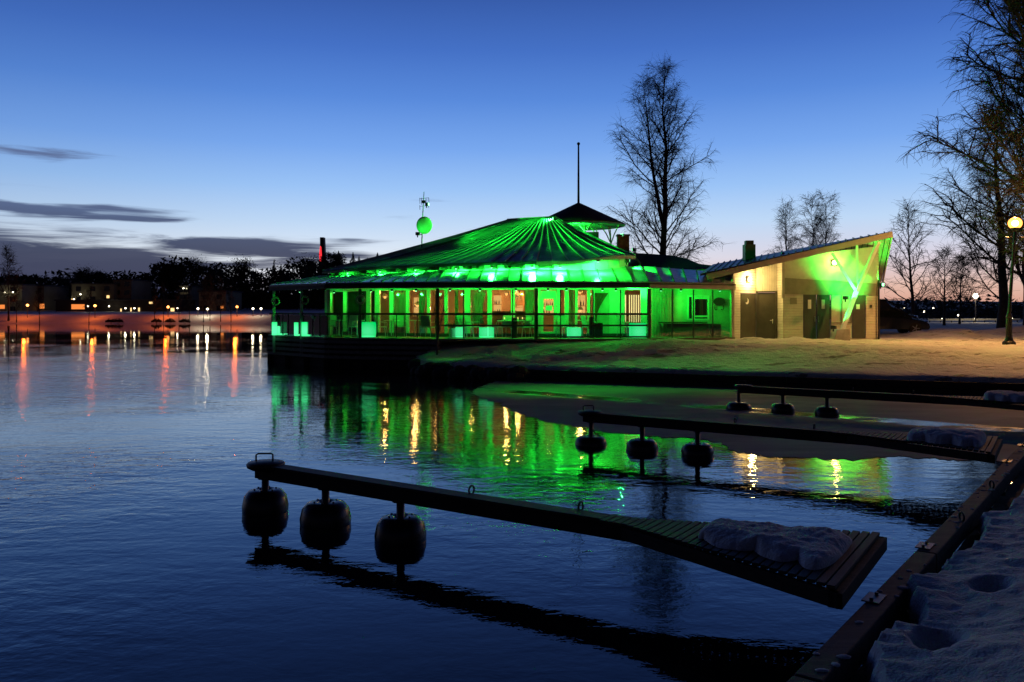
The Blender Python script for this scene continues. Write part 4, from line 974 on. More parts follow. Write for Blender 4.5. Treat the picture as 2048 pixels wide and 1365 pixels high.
# roof: front corners, back-left, back-right (the far eave sinks)
FLc, FRc, BLc, BRc = P(1400, 548, 36.9), P(1784, 463, 36.8), P(1426, 529, 43.6), P(1763, 560, 41.2)
b = MB(); b.add([FLc, FRc, BLc, BRc], [(0, 1, 2), (1, 3, 2)]); rf = b.build('roof', M['dark_roof'], ub)
so = rf.modifiers.new('t', 'SOLIDIFY'); so.thickness = .10; so.offset = -1
b = MB()
for k in range(1, 26):
    f = k/26; a = lerp(FLc, FRc, f); c = lerp(BLc, FRc, f); b.tube([a+Vector((0, 0, .035)), c+Vector((0, 0, .035))], .03, 4)
b.build('roof_seams', M['dark_roof'], rf)
b = MB(); b.bar(FLc+Vector((.3, -.04, -.14)), FRc+Vector((0, -.04, -.14)), .05, .26); b.build('verge_board', M['beige'], ub)
b = MB(); b.bar(FRc+Vector((.03, .05, -.12)), BRc+Vector((.03, -.05, -.12)), .05, .20); b.build('eave_board', M['beige'], ub)
b = MB()                                             # boarded underside
for k in range(22):
    f0, f1 = k/22+.004, (k+1)/22-.004
    a0, a1 = lerp(BLc, FRc, .60+.4*f0), lerp(BLc, FRc, .60+.4*f1)
    c0, c1 = lerp(BLc, BRc, .60+.4*f0), lerp(BLc, BRc, .60+.4*f1)
for k in range(20):                                  # boards run across the overhang, parallel to the right eave
    f0, f1 = .45+k*.0275, .45+(k+1)*.0275-.004
    dn = Vector((0, 0, -.125))
    p0, p1 = lerp(FLc, FRc, f0)+dn, lerp(FLc, FRc, f1)+dn
    q0, q1 = lerp(BLc, BRc, f0)+dn, lerp(BLc, BRc, f1)+dn
    r0, r1 = lerp(BLc, FRc, f0)+dn, lerp(BLc, FRc, f1)+dn
    b.add([p0, p1, r1, r0], [(0, 3, 2, 1)]); b.add([r0, r1, q1, q0], [(0, 3, 2, 1)])
sf = b.build('soffit_boards', M['beige'], ub); so = sf.modifiers.new('t', 'SOLIDIFY'); so.thickness = .02; so.offset = 1
def roof_under(x, y):                                # height of the roof's underside above a point
    def plane(a, c, e):
        n = (c-a).cross(e-a); return a.z-(n.x*(x-a.x)+n.y*(y-a.y))/n.z
    return min(plane(FLc, FRc, BLc), plane(FRc, BRc, BLc))-.16
def wall(name, x0, x1, z0, m, y, th=.12, z1=None, parent=None):
    a, c = G(x0, y, z0), G(x1, y, z0)
    t0, t1 = (z1, z1) if z1 else (roof_under(a.x, y), roof_under(c.x, y))
    return wq(name, [a, c, Vector((c.x, y, t1)), Vector((a.x, y, t0))], th, m, parent)
# recessed left bay: short side wall, door wall
zc = 4.1
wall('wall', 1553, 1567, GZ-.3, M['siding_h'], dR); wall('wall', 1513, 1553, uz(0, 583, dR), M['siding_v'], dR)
xl, xr = G(1467, 37.6, 0), G(1512, dR, 0)
def side(name, f0, f1, z0, z1, m, off=0, th=.10, parent=None):
    a, c = lerp(xl, xr, f0), lerp(xl, xr, f1); n = Vector((c.y-a.y, -(c.x-a.x), 0)).normalized(); a += n*off; c += n*off
    ta, tc_ = (z1, z1) if z1 else (roof_under(a.x, a.y), roof_under(c.x, c.y))
    b = MB(); b.prism([Vector((a.x, a.y, z0)), Vector((c.x, c.y, z0)), Vector((c.x, c.y, tc_)), Vector((a.x, a.y, ta))], -n*th); return b.build(name, m, parent or ub)
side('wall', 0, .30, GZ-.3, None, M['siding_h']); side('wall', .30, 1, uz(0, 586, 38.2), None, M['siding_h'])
b = MB(); b.box((xl.x-.02, xl.y, 2.6), (.10, .10, 3.0), .6); b.build('corner_board', M['beige'], ub)
d1 = side('door', .32, .98, GZ-.1, uz(0, 587, 38.2), M['door_brown'], .01, .06)
b = MB()                                             # white crescent on the narrow door
c0 = lerp(xl, xr, .58); n_ = Vector((xr.y-xl.y, -(xr.x-xl.x), 0)).normalized(); ax_ = (xr-xl).normalized(); cz = uz(0, 603, 38.2)
arc = [(.14*math.cos(a), .14*math.sin(a)) for a in np.linspace(-2.2, 1.2, 14)]+[(.11*math.cos(a)-.05, .11*math.sin(a)+.05) for a in np.linspace(1.2, -2.2, 14)]
b.prism([c0+ax_*x+Vector((0, 0, cz+y))+n_*.012 for x, y in arc], n_*.006); b.build('crescent_sign', M['white_paint'], d1)
d2 = wall('door', 1515, 1551, GZ-.1, M['door_brown'], dR+.02, .06, uz(0, 586, dR))
b = MB()
for x in (1513.6, 1552.4): b.box(G(x, dR-.02, (GZ+uz(0, 584, dR))/2), (.07, .08, uz(0, 584, dR)-GZ))
b.box(G(1533, dR-.02, uz(0, 584, dR)), (.98, .08, .07)); b.build('door_frame', M['door_brown'], d2)
b = MB(); h = G(1545, dR-.05, 2.05); b.tube([h+Vector((0, .06, 0)), h, h+Vector((-.12, 0, 0))], .016, 6); b.box(h+Vector((.01, .04, -.05)), (.05, .02, .22)); b.build('handle', M['chrome'], d2)
# main front wall: boards below, dark lintel band, smooth gable above
zl0, zl1 = uz(0, 589, dF), uz(0, 556, dF)
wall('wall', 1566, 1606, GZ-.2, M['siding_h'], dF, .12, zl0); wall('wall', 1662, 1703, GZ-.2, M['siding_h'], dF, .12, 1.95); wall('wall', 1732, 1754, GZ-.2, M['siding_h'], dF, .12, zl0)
wall('gable_wall', 1566, 1754, zl1-.36, M['cream'], dF)
b = MB(); a, c = G(1567, dF-.03, 0), G(1754.5, dF-.03, 0)
b.prism([Vector((a.x, dF-.04, zl0)), Vector((c.x, dF-.04, zl0-.06)), Vector((c.x, dF-.04, zl1-.28)), Vector((a.x, dF-.04, zl1))], (0, .16, 0)); b.build('lintel_band', M['lintel'], ub)
b = MB(); p = G(1566, dF-.02, 0); b.box((p.x, p.y, (zl0-.3+4.3)/2+.5), (.12, .10, 2.3-.2)); b.build('corner_board', M['beige'], ub)
a, c = G(1754, dF+.06, 0), G(1754, dB, 0)            # right return wall and left wall behind
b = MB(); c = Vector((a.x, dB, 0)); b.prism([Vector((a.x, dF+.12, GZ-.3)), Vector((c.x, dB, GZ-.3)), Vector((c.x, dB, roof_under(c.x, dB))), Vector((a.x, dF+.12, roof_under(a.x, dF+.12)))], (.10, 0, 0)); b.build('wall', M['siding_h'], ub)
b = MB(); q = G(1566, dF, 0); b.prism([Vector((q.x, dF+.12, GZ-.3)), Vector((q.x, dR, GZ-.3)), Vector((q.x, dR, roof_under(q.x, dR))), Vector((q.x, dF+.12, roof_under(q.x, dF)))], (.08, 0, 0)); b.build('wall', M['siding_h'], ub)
for (x0, x1, lab, n) in ((1607, 1633, 'left leaf', 1), (1634, 1660.5, 'right leaf', 1)):
    dd = wall('door', x0, x1-.6, GZ-.2, M['door_green'], dF+.02, .06, zl0)
    b = MB(); b.box(G((x0+x1)/2-1, dF, uz(0, 609, dF)), (.15, .02, .42)); b.build('door_notice', M['white_paint'], dd)
    b = MB(); b.tube([G(x1-3 if x0 < 1620 else x0+3, dF-.03, 2.0), G(x1-3 if x0 < 1620 else x0+3, dF-.03, 2.25)], .014, 6); b.build('handle', M['alu'], dd)
dd = wall('door', 1705, 1730.5, GZ-.2, M['door_green'], dF+.02, .06, zl0-.03)
b = MB(); b.box(G(1716, dF, uz(0, 614, dF)), (.16, .02, .22)); b.build('door_notice', M['white_paint'], dd)
for x0, x1 in ((1663, 1683), (1684.5, 1702)):        # closed hatch shutters
    wall('hatch_shutter', x0, x1, 1.97, M['cream'], dF+.03, .05, zl0-.02)
b = MB()
for x in (1662.5, 1683.7, 1702.6): b.box(G(x, dF-.01, 2.62), (.035, .05, 1.32))
b.box(G(1682.5, dF-.03, 1.95), (.96, .12, .05)); b.build('hatch_frame', M['lintel'], ub)
b = MB(); b.box(G(1660, dF+.05, GZ+.02), (4.4, .2, .12)); b.build('plinth', M['concrete'], ub)
b = MB(); q = G(1742, dF-.03, uz(0, 613, dF)); b.box(q, (.09, .06, .14)); b.build('wall_socket', M['black_box'], ub)
b = MB(); b.tube([G(1757.5, dF-.1, GZ-.1), G(1757.5, dF-.1, 3.6), G(1757.5, dF+.3, 4.1)], .045, 8); b.build('downpipe', M['black_metal'], ub)
b = MB(); b.box(G(1587, dF-.02, 2.95), (.30, .03, .30)); b.build('vent_grille', M['lintel'], ub)
# chimney
p = P(1498, 500, 40.2); b = MB(); b.box((p.x, p.y, p.z-.5), (.50, .50, 1.5)); chm = b.build('chimney', M['dark_roof'], ub, bevel=.01)
b = MB(); b.box((p.x, p.y, p.z+.34), (.36, .36, .2)); b.build('chimney_cap', M['black_metal'], chm)
# raking column with two branches on a concrete block
b = MB(); q = P(1680, 672, 37.0); b.prism([(q.x-.40, 36.75, GZ-.2), (q.x+.38, 36.75, GZ-.2), (q.x+.36, 36.78, 1.68), (q.x-.24, 36.78, 1.68)], (0, .55, 0)); b.build('column_block', M['concrete'], ub, bevel=.02)
J = P(1713, 583, 36.95)
b = MB(); b.bar(P(1684, 662, 37.0), J, .17, .17); b.bar(J, P(1757, 484, 37.2), .15, .15); b.build('raking_column', M['white_paint'], ub)
b = MB(); b.bar(J+Vector((0, 0, -.02)), P(1664, 507, 37.3), .12, .12); b.build('branch_strut', M['white_paint'], ub)
b = MB(); b.bar(J+Vector((.06, .05, .2)), P(1714, 492, 37.5), .10, .10); b.build('branch_strut', M['white_paint'], ub)
b = MB(); b.bar(J+Vector((.02, .1, .1)), P(1752, 500, 39.0), .10, .10); b.build('branch_strut', M['white_paint'], ub)
def wall_lamp(lab, p, nrm, pw):
    t = thing('wall_lamp', lab, 'lamp', p, math.atan2(nrm[1], nrm[0]), 'bulkhead lamps on the utility building')
    b = MB(); b.box((.02, 0, 0), (.04, .26, .26)); b.torus((.05, 0, 0), .12, .012, 'X', 20, 5); b.build('base_plate', M['black_metal'], t)
    b = MB(); b.ball((.055, 0, 0), .112, 14, 10, (.75, 1, 1)); b.build('globe', M['e_wall'], t, smooth=True)
    light('glow', Vector(p)+Vector(nrm)*.20, (1, .66, .21), pw, None, .10)
c0 = lerp(xl, xr, .62)+n_*.03
wall_lamp('round wall lamp in the corner above the narrow brown door', Vector((c0.x, c0.y, uz(0, 559, 38.2))), n_, 170)
wall_lamp('round wall lamp high on the gable left of the raking column', P(1668, 526, dF-.02), (0, -1, 0), 26)
floodlight('green floodlight on the concrete block of the raking column', P(1668, 655, 36.7), P(1716, 520, 38.0), 420, 80, col=(.0, 1, .10))
floodlight('green floodlight left of the fork of the raking column', P(1692, 596, 36.62), P(1728, 500, 37.6), 900, 150, col=(.015, 1, .06))
floodlight('small added green fill light at the right wall corner below the overhang', P(1757, 570, 38.15)+Vector((.10, -.1, 0)), P(1766, 500, 38.0), 160, 150, col=(.02, 1, .05))  # added fill light so the overhang boards show green
# ================================================================== CARS
def make_car(lab, loc, rz, paint, H=1.50):
    t = thing('parked_car', lab, 'car', loc, rz, 'cars parked behind the utility building')
    # side profile (x forward, z up), body swept across with tumblehome
    low = [(-2.1, .30), (-2.18, .55), (-2.14, .85), (-2.02, .98), (-1.0, 1.0), (.0, .98), (.75, .94), (1.30, .86), (1.85, .74), (2.12, .58), (2.17, .38), (2.08, .26)]
    b = MB(); ys = [(-.86, .93), (-.80, 1.0), (0, 1.02), (.80, 1.0), (.86, .93)]; k = len(low); vs = []
    for y, s in ys: vs += [(x*(.985 if abs(y) > .82 else 1), y, .26+(z-.26)*s) for x, z in low]
    fs = [(i*k+j, i*k+(j+1) % k, (i+1)*k+(j+1) % k, (i+1)*k+j) for i in range(4) for j in range(k)]+[tuple(range(k))[::-1], tuple(4*k+j for j in range(k))]
    b.add(vs, fs); b.build('body', M[paint], t, smooth=False, bevel=.04)
    roof = [(-1.85, .98), (-1.35, 1.38), (-.9, H-.03), (-.2, H), (.30, H-.05), (.62, 1.32), (1.28, .90)]
    gl_ = [(x, z) for x, z in roof]; b = MB(); vs = []
    for y, q in ((-.78, 0), (-.60, 1), (.60, 1), (.78, 0)):
        for x, z in gl_: vs.append((x*(1 if q else 1.0), y*(1 if z < 1.0 else .86 if not q else 1), z if q else .98+(z-.98)*.88 if z > .98 else z))
    k = len(gl_); b.add(vs, [(i*k+j, i*k+j+1, (i+1)*k+j+1, (i+1)*k+j) for i in range(3) for j in range(k-1)]+[tuple(range(k))[::-1], tuple(3*k+j for j in range(k))])
    b.build('windows', M['car_glass'], t)
    b = MB(); rr_ = [(-1.35, 1.40), (-.9, H-.01), (-.2, H+.02), (.30, H-.03)]
    vs = []
    for y in (-.63, .63): vs += [(x, y, z) for x, z in rr_]
    b.add(vs, [(j, j+1, 5+j, 4+j) for j in range(3)]); o = b.build('roof', M[paint], t); so = o.modifiers.new('t', 'SOLIDIFY'); so.thickness = .04
    b = MB()
    for y in (-1, 1):
        b.bar((.30, y*.635, H-.03), (1.30, y*.74, .93), .05, .05); b.bar((-.25, y*.65, H-.02), (-.30, y*.77, .98), .05, .05); b.bar((-1.35, y*.62, 1.38), (-1.9, y*.74, .98), .07, .06)
    b.build('pillars', M[paint], t)
    for x in (-1.32, 1.36):
        for y in (-.80, .80):
            b = MB(); n = 24; b.lathe([(.20, -.1), (.31, -.1), (.33, -.06), (.33, .06), (.31, .1), (.20, .1)], n)
            b.v = [(a+x, d+y, c+.33) for a, c, d in b.v]; wl = b.build('wheel', M['tyre'], t)
            b = MB()
            for s in range(5):
                q = s*2*math.pi/5; b.bar((x, y*1.115, .33), (x+.21*math.cos(q), y*1.115, .33+.21*math.sin(q)), .05, .03, up=(0, 1, 0))
            b.torus((x, y*1.10, .33), .205, .018, 'Y', 20, 5); b.build('rim', M['rim'], wl)
    for y in (-.62, .62): b = MB(); b.ball((2.02, y, .66), .16, 10, 8, (.7, 1, .55)); b.build('headlight', M['chrome'], t, smooth=True)
    for y in (-.88, .88): b = MB(); b.ball((.75, y*1.05, 1.02), .11, 8, 6, (.6, 1, .7)); b.build('mirror', M[paint], t)
    b = MB(); b.box((2.17, 0, .42), (.03, .52, .12)); b.build('number_plate', M['white_paint'], t)
    b = MB(); b.box((2.12, 0, .60), (.05, .7, .12)); b.build('grille', M['black_box'], t)
    return t
p = P(1846, 671, 45.6); make_car('dark blue parked car nearest the end of the utility building', Vector((p.x-2.18, p.y, yard_z(p.x-2, p.y)-.02)), R(-4), 'car_paint')
p = P(1826, 655, 50.0); make_car('taller black parked car standing behind the dark blue car', Vector((p.x-2.18, p.y, yard_z(p.x-2, p.y)+.25)), R(-3), 'car_paint2', 1.72)
# ================================================================== STREET LAMPS
def park_lamp(lab, base, top_z, mat_e, pw, col, tilt=0, rg=.21, grp='street lamps', big=True):
    t = thing('street_lamp', lab, 'street lamp', base, 0, grp); H = top_z-base[2]; tx = tilt
    b = MB()
    if big:
        b.lathe([(.24, -.2), (.24, .10), (.17, .16), (.15, .22), (.115, .30), (.11, 1.05), (.125, 1.10), (.07, 1.25)], 16)
        b.tube([(0, 0, 1.2), (tx, 0, H-.26)], [.065, .05], 10)
        b.tube([(tx-.36, 0, H-.55), (tx+.36, 0, H-.55)], .016, 6)
        b.lathe([(.05, H-.34), (.13, H-.26), (.16, H-.18), (.05, H-.18)], 12, (tx, 0, 0))
    else: b.tube([(0, 0, -.3), (tx, 0, H-rg*.8)], [.07, .05], 6)
    b.build('post', M['black_metal'] if big else M['galv'], t, smooth=False)
    b = MB(); b.ball((tx, 0, H), rg, 14, 10, (1, 1, .95)); b.build('globe', M[mat_e], t, smooth=True)
    if big:
        b = MB(); b.ball((tx, 0, H), rg*.5, 12, 8); b.build('bulb', M['e_sodium_bulb'], t, smooth=True)
        b = MB(); b.lathe([(.01, H+.20), (.08, H+.23), (.05, H+.30), (.01, H+.33)], 12, (tx, 0, 0)); b.build('cap', M['black_metal'], t)
    if pw: light('glow', Vector(base)+Vector((tx, -rg*1.35, H-.05)), col, pw, None, .18); 
    return t
SOD = (1, .44, .12)
base = P(2018, 692, 32.5); base.z = yard_z(base.x, base.y)-.03
lp = park_lamp('tall dark park lamp with an orange globe in the snowy yard', base, P(2030, 447, 32.5).z, 'e_sodium', 0, SOD, .24, .25)
lz = Vector(base)+Vector((.24, 0, P(2030, 447, 32.5).z-base.z))
light('glow', lz, SOD, 1000, None, .2); light('glow_down', lz-Vector((0, 0, .02)), SOD, 2300, None, .2, 150, aim=lz-Vector((0, 0, 5)), blend=.6)
base = P(1951, 640, 92); park_lamp('distant pale street lamp beyond the car park', base, P(1952, 592, 92).z, 'e_white_far', 160, (1, .75, .4), 0, .30, 'street lamps', False)
# low guard rail of the road in the distance
t = athing('guard_rail', 'long low guard rail along the road beyond the car park', 'guard rail', tuple(G(1940, 93, 1.0)))
b = MB(); b.bar(P(1856, 640, 94), P(2040, 639, 94), .10, .22); b.build('rail', M['white_paint'], t)
for k in range(9): p = P(1860+k*22, 640, 94); b = MB(); b.box((p.x, p.y+.1, p.z-.35), (.10, .10, .8)); b.build('post', M['galv'], t)
for px, py, d, lab in ((1809, 617, 140, 'tiny distant lamp above the car roof'), (1848, 624, 130, 'tiny distant lamp right of the black car'), (1866, 617, 140, 'tiny distant lamp left of the leaning birch row'), (1884, 639, 110, 'small low lamp at the left end of the guard rail'), (1917, 631, 110, 'small lamp above the guard rail'), (1949, 639, 96, 'low lamp at the foot of the distant street lamp'), (2024, 638, 100, 'low lamp behind the tall park lamp')):
    base = P(px, py, d); base.z = 1.0; park_lamp(lab, base, P(px, py, d).z, 'e_white_far', 0, SOD, 0, .11*d/100, 'far lamps across the road', False)

# ================================================================== TREES
def make_tree(seed, H, r0, limbs=34, first=.12, spread=.42, droop=.35, twig=.010, lv3=9, up=1.0, lean=0, fork=0, shape=None):
    rd = random.Random(seed); trunk, crown = MB(), MB()
    def wob(n, L, start, d, amp, grav):
        pts = [Vector(start)]; d = Vector(d).normalized()
        for _ in range(n):
            d = (d+Vector((rd.uniform(-amp, amp), rd.uniform(-amp, amp), rd.uniform(-amp, amp)+grav))).normalized(); pts.append(pts[-1]+d*(L/n))
        return pts
    def at(pts, f):
        k = min(len(pts)-2, int(f*(len(pts)-1))); return lerp(pts[k], pts[k+1], f*(len(pts)-1)-k), (pts[k+1]-pts[k]).normalized()
    stems = []
    n = 14; tp = [Vector((0, 0, -.4))]; x = y = 0
    for i in range(1, n+1): x += rd.uniform(-.007, .007)*H+lean*H/n; y += rd.uniform(-.007, .007)*H; tp.append(Vector((x, y, H*i/n)))
    stems.append((tp, r0))
    trunk.tube(tp, [max(.015, r0*(1-.94*(i/n)**.9)*(1.35 if i == 0 else 1)) for i in range(n+1)], 8)
    if fork:
        p, d = at(tp, fork); q = wob(9, H*(1-fork)*.93, p, (-.17, .05, 1), .06, .05); rr_ = r0*(1-.94*fork)*.75
        trunk.tube(q, [max(.012, rr_*(1-.93*i/9)) for i in range(10)], 6); stems.append((q, rr_))
    for tp_, rr_ in stems:
        m = limbs if tp_ is tp else limbs//3; f_lo = first if tp_ is tp else .25
        for k in range(m):
            f = f_lo+(1-f_lo)*((k+rd.random())/m)**.9; f = min(f, .985); p, d0 = at(tp_, f); a = k*2.4+rd.uniform(-.6, .6)
            sh = shape(f) if shape else (1-f)**.75*.9+.12
            L = H*spread*sh*rd.uniform(.75, 1.2)
            dirv = Vector((math.cos(a), math.sin(a), up*rd.uniform(.35, 1.0)+f*.6)); q = wob(6, L, p, dirv, .22, .06)
            rl_ = max(.016, min(rr_*(1-.9*f)*.50, .014+L*.011)); crown.tube(q, [rl_*(1-.72*i/6) for i in range(7)], 5, False)
            nb = max(5, int(L*2.9))
            for j in range(nb):
                g = .18+.82*(j+rd.random())/nb; p2, d2 = at(q, min(g, .99)); L2 = L*rd.uniform(.18, .42)*(1.15-.5*g)+.35
                d3 = (d2+Vector((rd.uniform(-1, 1), rd.uniform(-1, 1), rd.uniform(-.35, .8)))*.95); q2 = wob(4, L2, p2, d3, .32, -.02)
                crown.tube(q2, [max(twig*1.1, rl_*.42*(1-.5*i/4)) for i in range(5)], 4, False)
                for t_ in range(lv3):
                    p4, d4 = at(q2, rd.uniform(.1, .99)); L3 = rd.uniform(.35, 1.05)
                    q3 = wob(3, L3, p4, d4*.7+Vector((rd.uniform(-1, 1), rd.uniform(-1, 1), rd.uniform(-.7, .5))), .30, -droop*rd.uniform(.4, 1.3)*.5)
                    crown.tube(q3, [twig, twig*.8, twig*.65, twig*.45], 3, False)
    return trunk, crown
def plant_tree(lab, loc, args, cat='tree', name='bare_tree', rz=0, grp=None, bark='bark', sc=None):
    tr, cr = make_tree(**args); t = thing(name, lab, cat, loc, rz, grp); tr.build('trunk', M[bark], t, smooth=True); cr.build('crown', M['twig'], t)
    if sc: t.scale = sc
    return t
def birch_shape(f):
    return .34+.58*sstep(1.02, .60, f)+.42*sstep(.48, .22, f)
p = P(1328, 612, 58); p.z = 1.0
plant_tree('tallest bare birch rising behind the restaurant roof', p, dict(seed=41, H=18.1, r0=.34, limbs=66, first=.17, spread=.18, droop=.5, twig=.0075, lv3=13, fork=.40, shape=birch_shape, up=1.3), name='bare_birch')
# right-hand trees
for lab, px, d, args, rz in (
    ('great bare tree at the right edge whose limbs reach in over the park lamp', 2112, 35.6, dict(seed=7, H=20.5, r0=.40, limbs=60, first=.15, spread=.29, droop=.55, twig=.012, lv3=24, up=1.0, shape=lambda f: .6+.4*sstep(.12, .35, f)-.72*sstep(.62, 1, f)), 2.1),
    ('dark trunked bare tree just left of the park lamp', 2006, 53, dict(seed=12, H=14.5, r0=.34, limbs=34, first=.10, spread=.30, droop=.5, twig=.010, lv3=18), .4),
    ('bare tree standing behind the tall park lamp', 2062, 47, dict(seed=19, H=19, r0=.34, limbs=54, first=.10, spread=.36, droop=.55, twig=.0095, lv3=20), 1.2),
    ('slim leaning birch right of the upswept roof', 1826, 62, dict(seed=23, H=8.9, r0=.16, limbs=26, first=.16, spread=.42, droop=.2, twig=.011, lv3=6, lean=-.08), .3),
    ('thin bare tree between the leaning birch and the far lamp', 1888, 74, dict(seed=29, H=6.6, r0=.13, limbs=22, first=.1, spread=.40, droop=.1, twig=.014, lv3=6), 1.0),
    ('thin bare tree left of the far street lamp', 1918, 80, dict(seed=31, H=6.4, r0=.12, limbs=22, first=.08, spread=.5, droop=.1, twig=.015, lv3=6), 2.0)):
    p = G(px, d, 0); p.z = 1.0; plant_tree(lab, p, args, rz=rz)
for lab, px, d, H_, seed in (('left one of the three thin birches above the boarded roof', 1573, 92, 12.6, 51), ('middle and tallest of the three thin birches above the boarded roof', 1620, 94, 13.6, 52), ('right one of the three thin birches above the boarded roof', 1655, 93, 13.7, 53)):
    p = G(px, d, 1.0); plant_tree(lab, p, dict(seed=seed, H=H_, r0=.16, limbs=34, first=.25, spread=.21, droop=.35, twig=.0115, lv3=9, up=1.6, shape=lambda f: .5+.5*math.sin(min(1, f*1.15)*math.pi)), rz=seed, grp='thin birches above the boarded roof', name='bare_birch')
# young forked birch in front of the deck end
p = Vector(G(874, 33.6, .62)); t = thing('young_birch', 'young pale stemmed birch in front of the middle terrace post', 'tree', p)
b = MB(); b.tube([(0, 0, -.2), (.02, 0, .8), (-.02, 0, 1.25)], [.05, .04, .03], 6); b.tube([(.02, 0, .8), (.16, .02, 1.35), (.26, .04, 1.9), (.28, .05, 2.5)], [.035, .025, .02, .01], 5); b.tube([(-.02, 0, 1.25), (-.10, 0, 1.7), (-.06, 0, 2.6)], [.03, .02, .008], 5); b.build('trunk', M['bark_pale'], t, smooth=True)
b = MB(); rr = random.Random(4)
for k in range(40):
    z = rr.uniform(1.0, 2.5); a = rr.uniform(0, 6.28); L = rr.uniform(.2, .5); s = Vector((.1*rr.uniform(-1, 2.4), 0, z)); b.tube([s, s+Vector((math.cos(a)*L*.5, math.sin(a)*L*.5, L*.6)), s+Vector((math.cos(a)*L*.9, math.sin(a)*L*.9, L*1.1))], [.010, .007, .004], 3, False)
b.build('twigs', M['twig'], t)
# ---- dense brush and conifers
def clump_mesh(seed, n, fn, size):
    rd = random.Random(seed); b = MB()
    for _ in range(n):
        p, s = fn(rd); s *= size*rd.uniform(.5, 1.3); v1 = Vector((rd.uniform(-1, 1), rd.uniform(-1, 1), rd.uniform(-1, 1))).normalized()*s; v2 = v1.orthogonal().normalized()*s*rd.uniform(.25, .6)
        b.add([p-v1, p+v2, p+v1*1.2, p-v2], [(0, 1, 2, 3)])
    return b
def spruce(seed, H, w_):
    def fn(rd):
        f = rd.random()**1.35; r = (1-f)*w_*(.35+.65*abs(math.sin(f*23+seed)))*rd.uniform(.3, 1); a = rd.uniform(0, 6.283)
        return Vector((r*math.cos(a), r*math.sin(a), H*(.06+.94*f)-.25*r)), .55*(1.2-f)
    return fn
def pine(seed, H, w_):
    rdc = random.Random(seed); cl2 = [(rdc.uniform(.45, .98), rdc.uniform(0, 6.28), rdc.random()**.5) for _ in range(16)]
    def fn(rd):
        f, a, rr_ = rd.choice(cl2); r = w_*rr_*math.sin(min(1, (1.02-f)/.5)*math.pi*.5+.15); c = Vector((r*math.cos(a), r*math.sin(a), H*f))
        return c+Vector((rd.gauss(0, .8), rd.gauss(0, .8), rd.gauss(0, .5)))*w_*.28, .5
    return fn
def bushy(seed, H, w_):
    rdc = random.Random(seed); cl2 = [(rdc.uniform(.2, .92), rdc.uniform(0, 6.28), rdc.random()**.5) for _ in range(26)]
    def fn(rd):
        f, a, rr_ = rd.choice(cl2); r = w_*rr_*math.sin(math.pi*min(1, max(.1, f*.8+.15))); c = Vector((r*math.cos(a), r*math.sin(a), H*f))
        return c+Vector((rd.gauss(0, 1), rd.gauss(0, 1), rd.gauss(0, 1)))*w_*.20, .42
    return fn
def conifer(kind, seed, H, w_, n=3200):
    t = thing({'spruce': 'spruce_tree', 'pine': 'pine_tree', 'bushy': 'leafless_tree'}[kind], 'x', 'tree', (0, 0, 0))
    b = MB(); b.tube([(0, 0, -1), (0, 0, H*.5), (.1, 0, H*.95)], [w_*.06+.06, w_*.04+.05, .03], 6); b.build('trunk', M['bark'], t)
    fn = {'spruce': spruce, 'pine': pine, 'bushy': bushy}[kind](seed, H, w_); clump_mesh(seed, n, fn, .52 if kind != 'bushy' else .42).build('crown', M['needle'] if kind != 'bushy' else M['twig'], t); return t
protos = {('spruce', 0): conifer('spruce', 1, 10, 2.3), ('spruce', 1): conifer('spruce', 2, 10, 2.9), ('pine', 0): conifer('pine', 3, 10, 2.6), ('pine', 1): conifer('pine', 4, 10, 3.2), ('bushy', 0): conifer('bushy', 5, 10, 3.6, 4500), ('bushy', 1): conifer('bushy', 6, 10, 4.4, 4500)}
tr_, cr_ = make_tree(seed=77, H=10, r0=.16, limbs=26, first=.2, spread=.36, droop=.2, twig=.022, lv3=5); fb = thing('bare_birch', 'x', 'tree'); tr_.build('trunk', M['bark'], fb); cr_.build('crown', M['twig'], fb); protos[('bare', 0)] = fb
used = set()
def far_tree(kind, px, top, d, lab, rz=0, wide=1.0, z0=2.2):
    pr = protos[kind]; p = G(px, d, z0); H = HC+(HZ-top)*d/FPX-z0; s = H/10
    if kind in used: o = dup(pr, p, rz, lab)
    else: used.add(kind); o = pr; o.location = p; o.rotation_euler = (0, 0, rz); o['label'] = lab
    o.scale = (s*wide, s*wide, s); o['group'] = 'trees on the far shore'
    return o
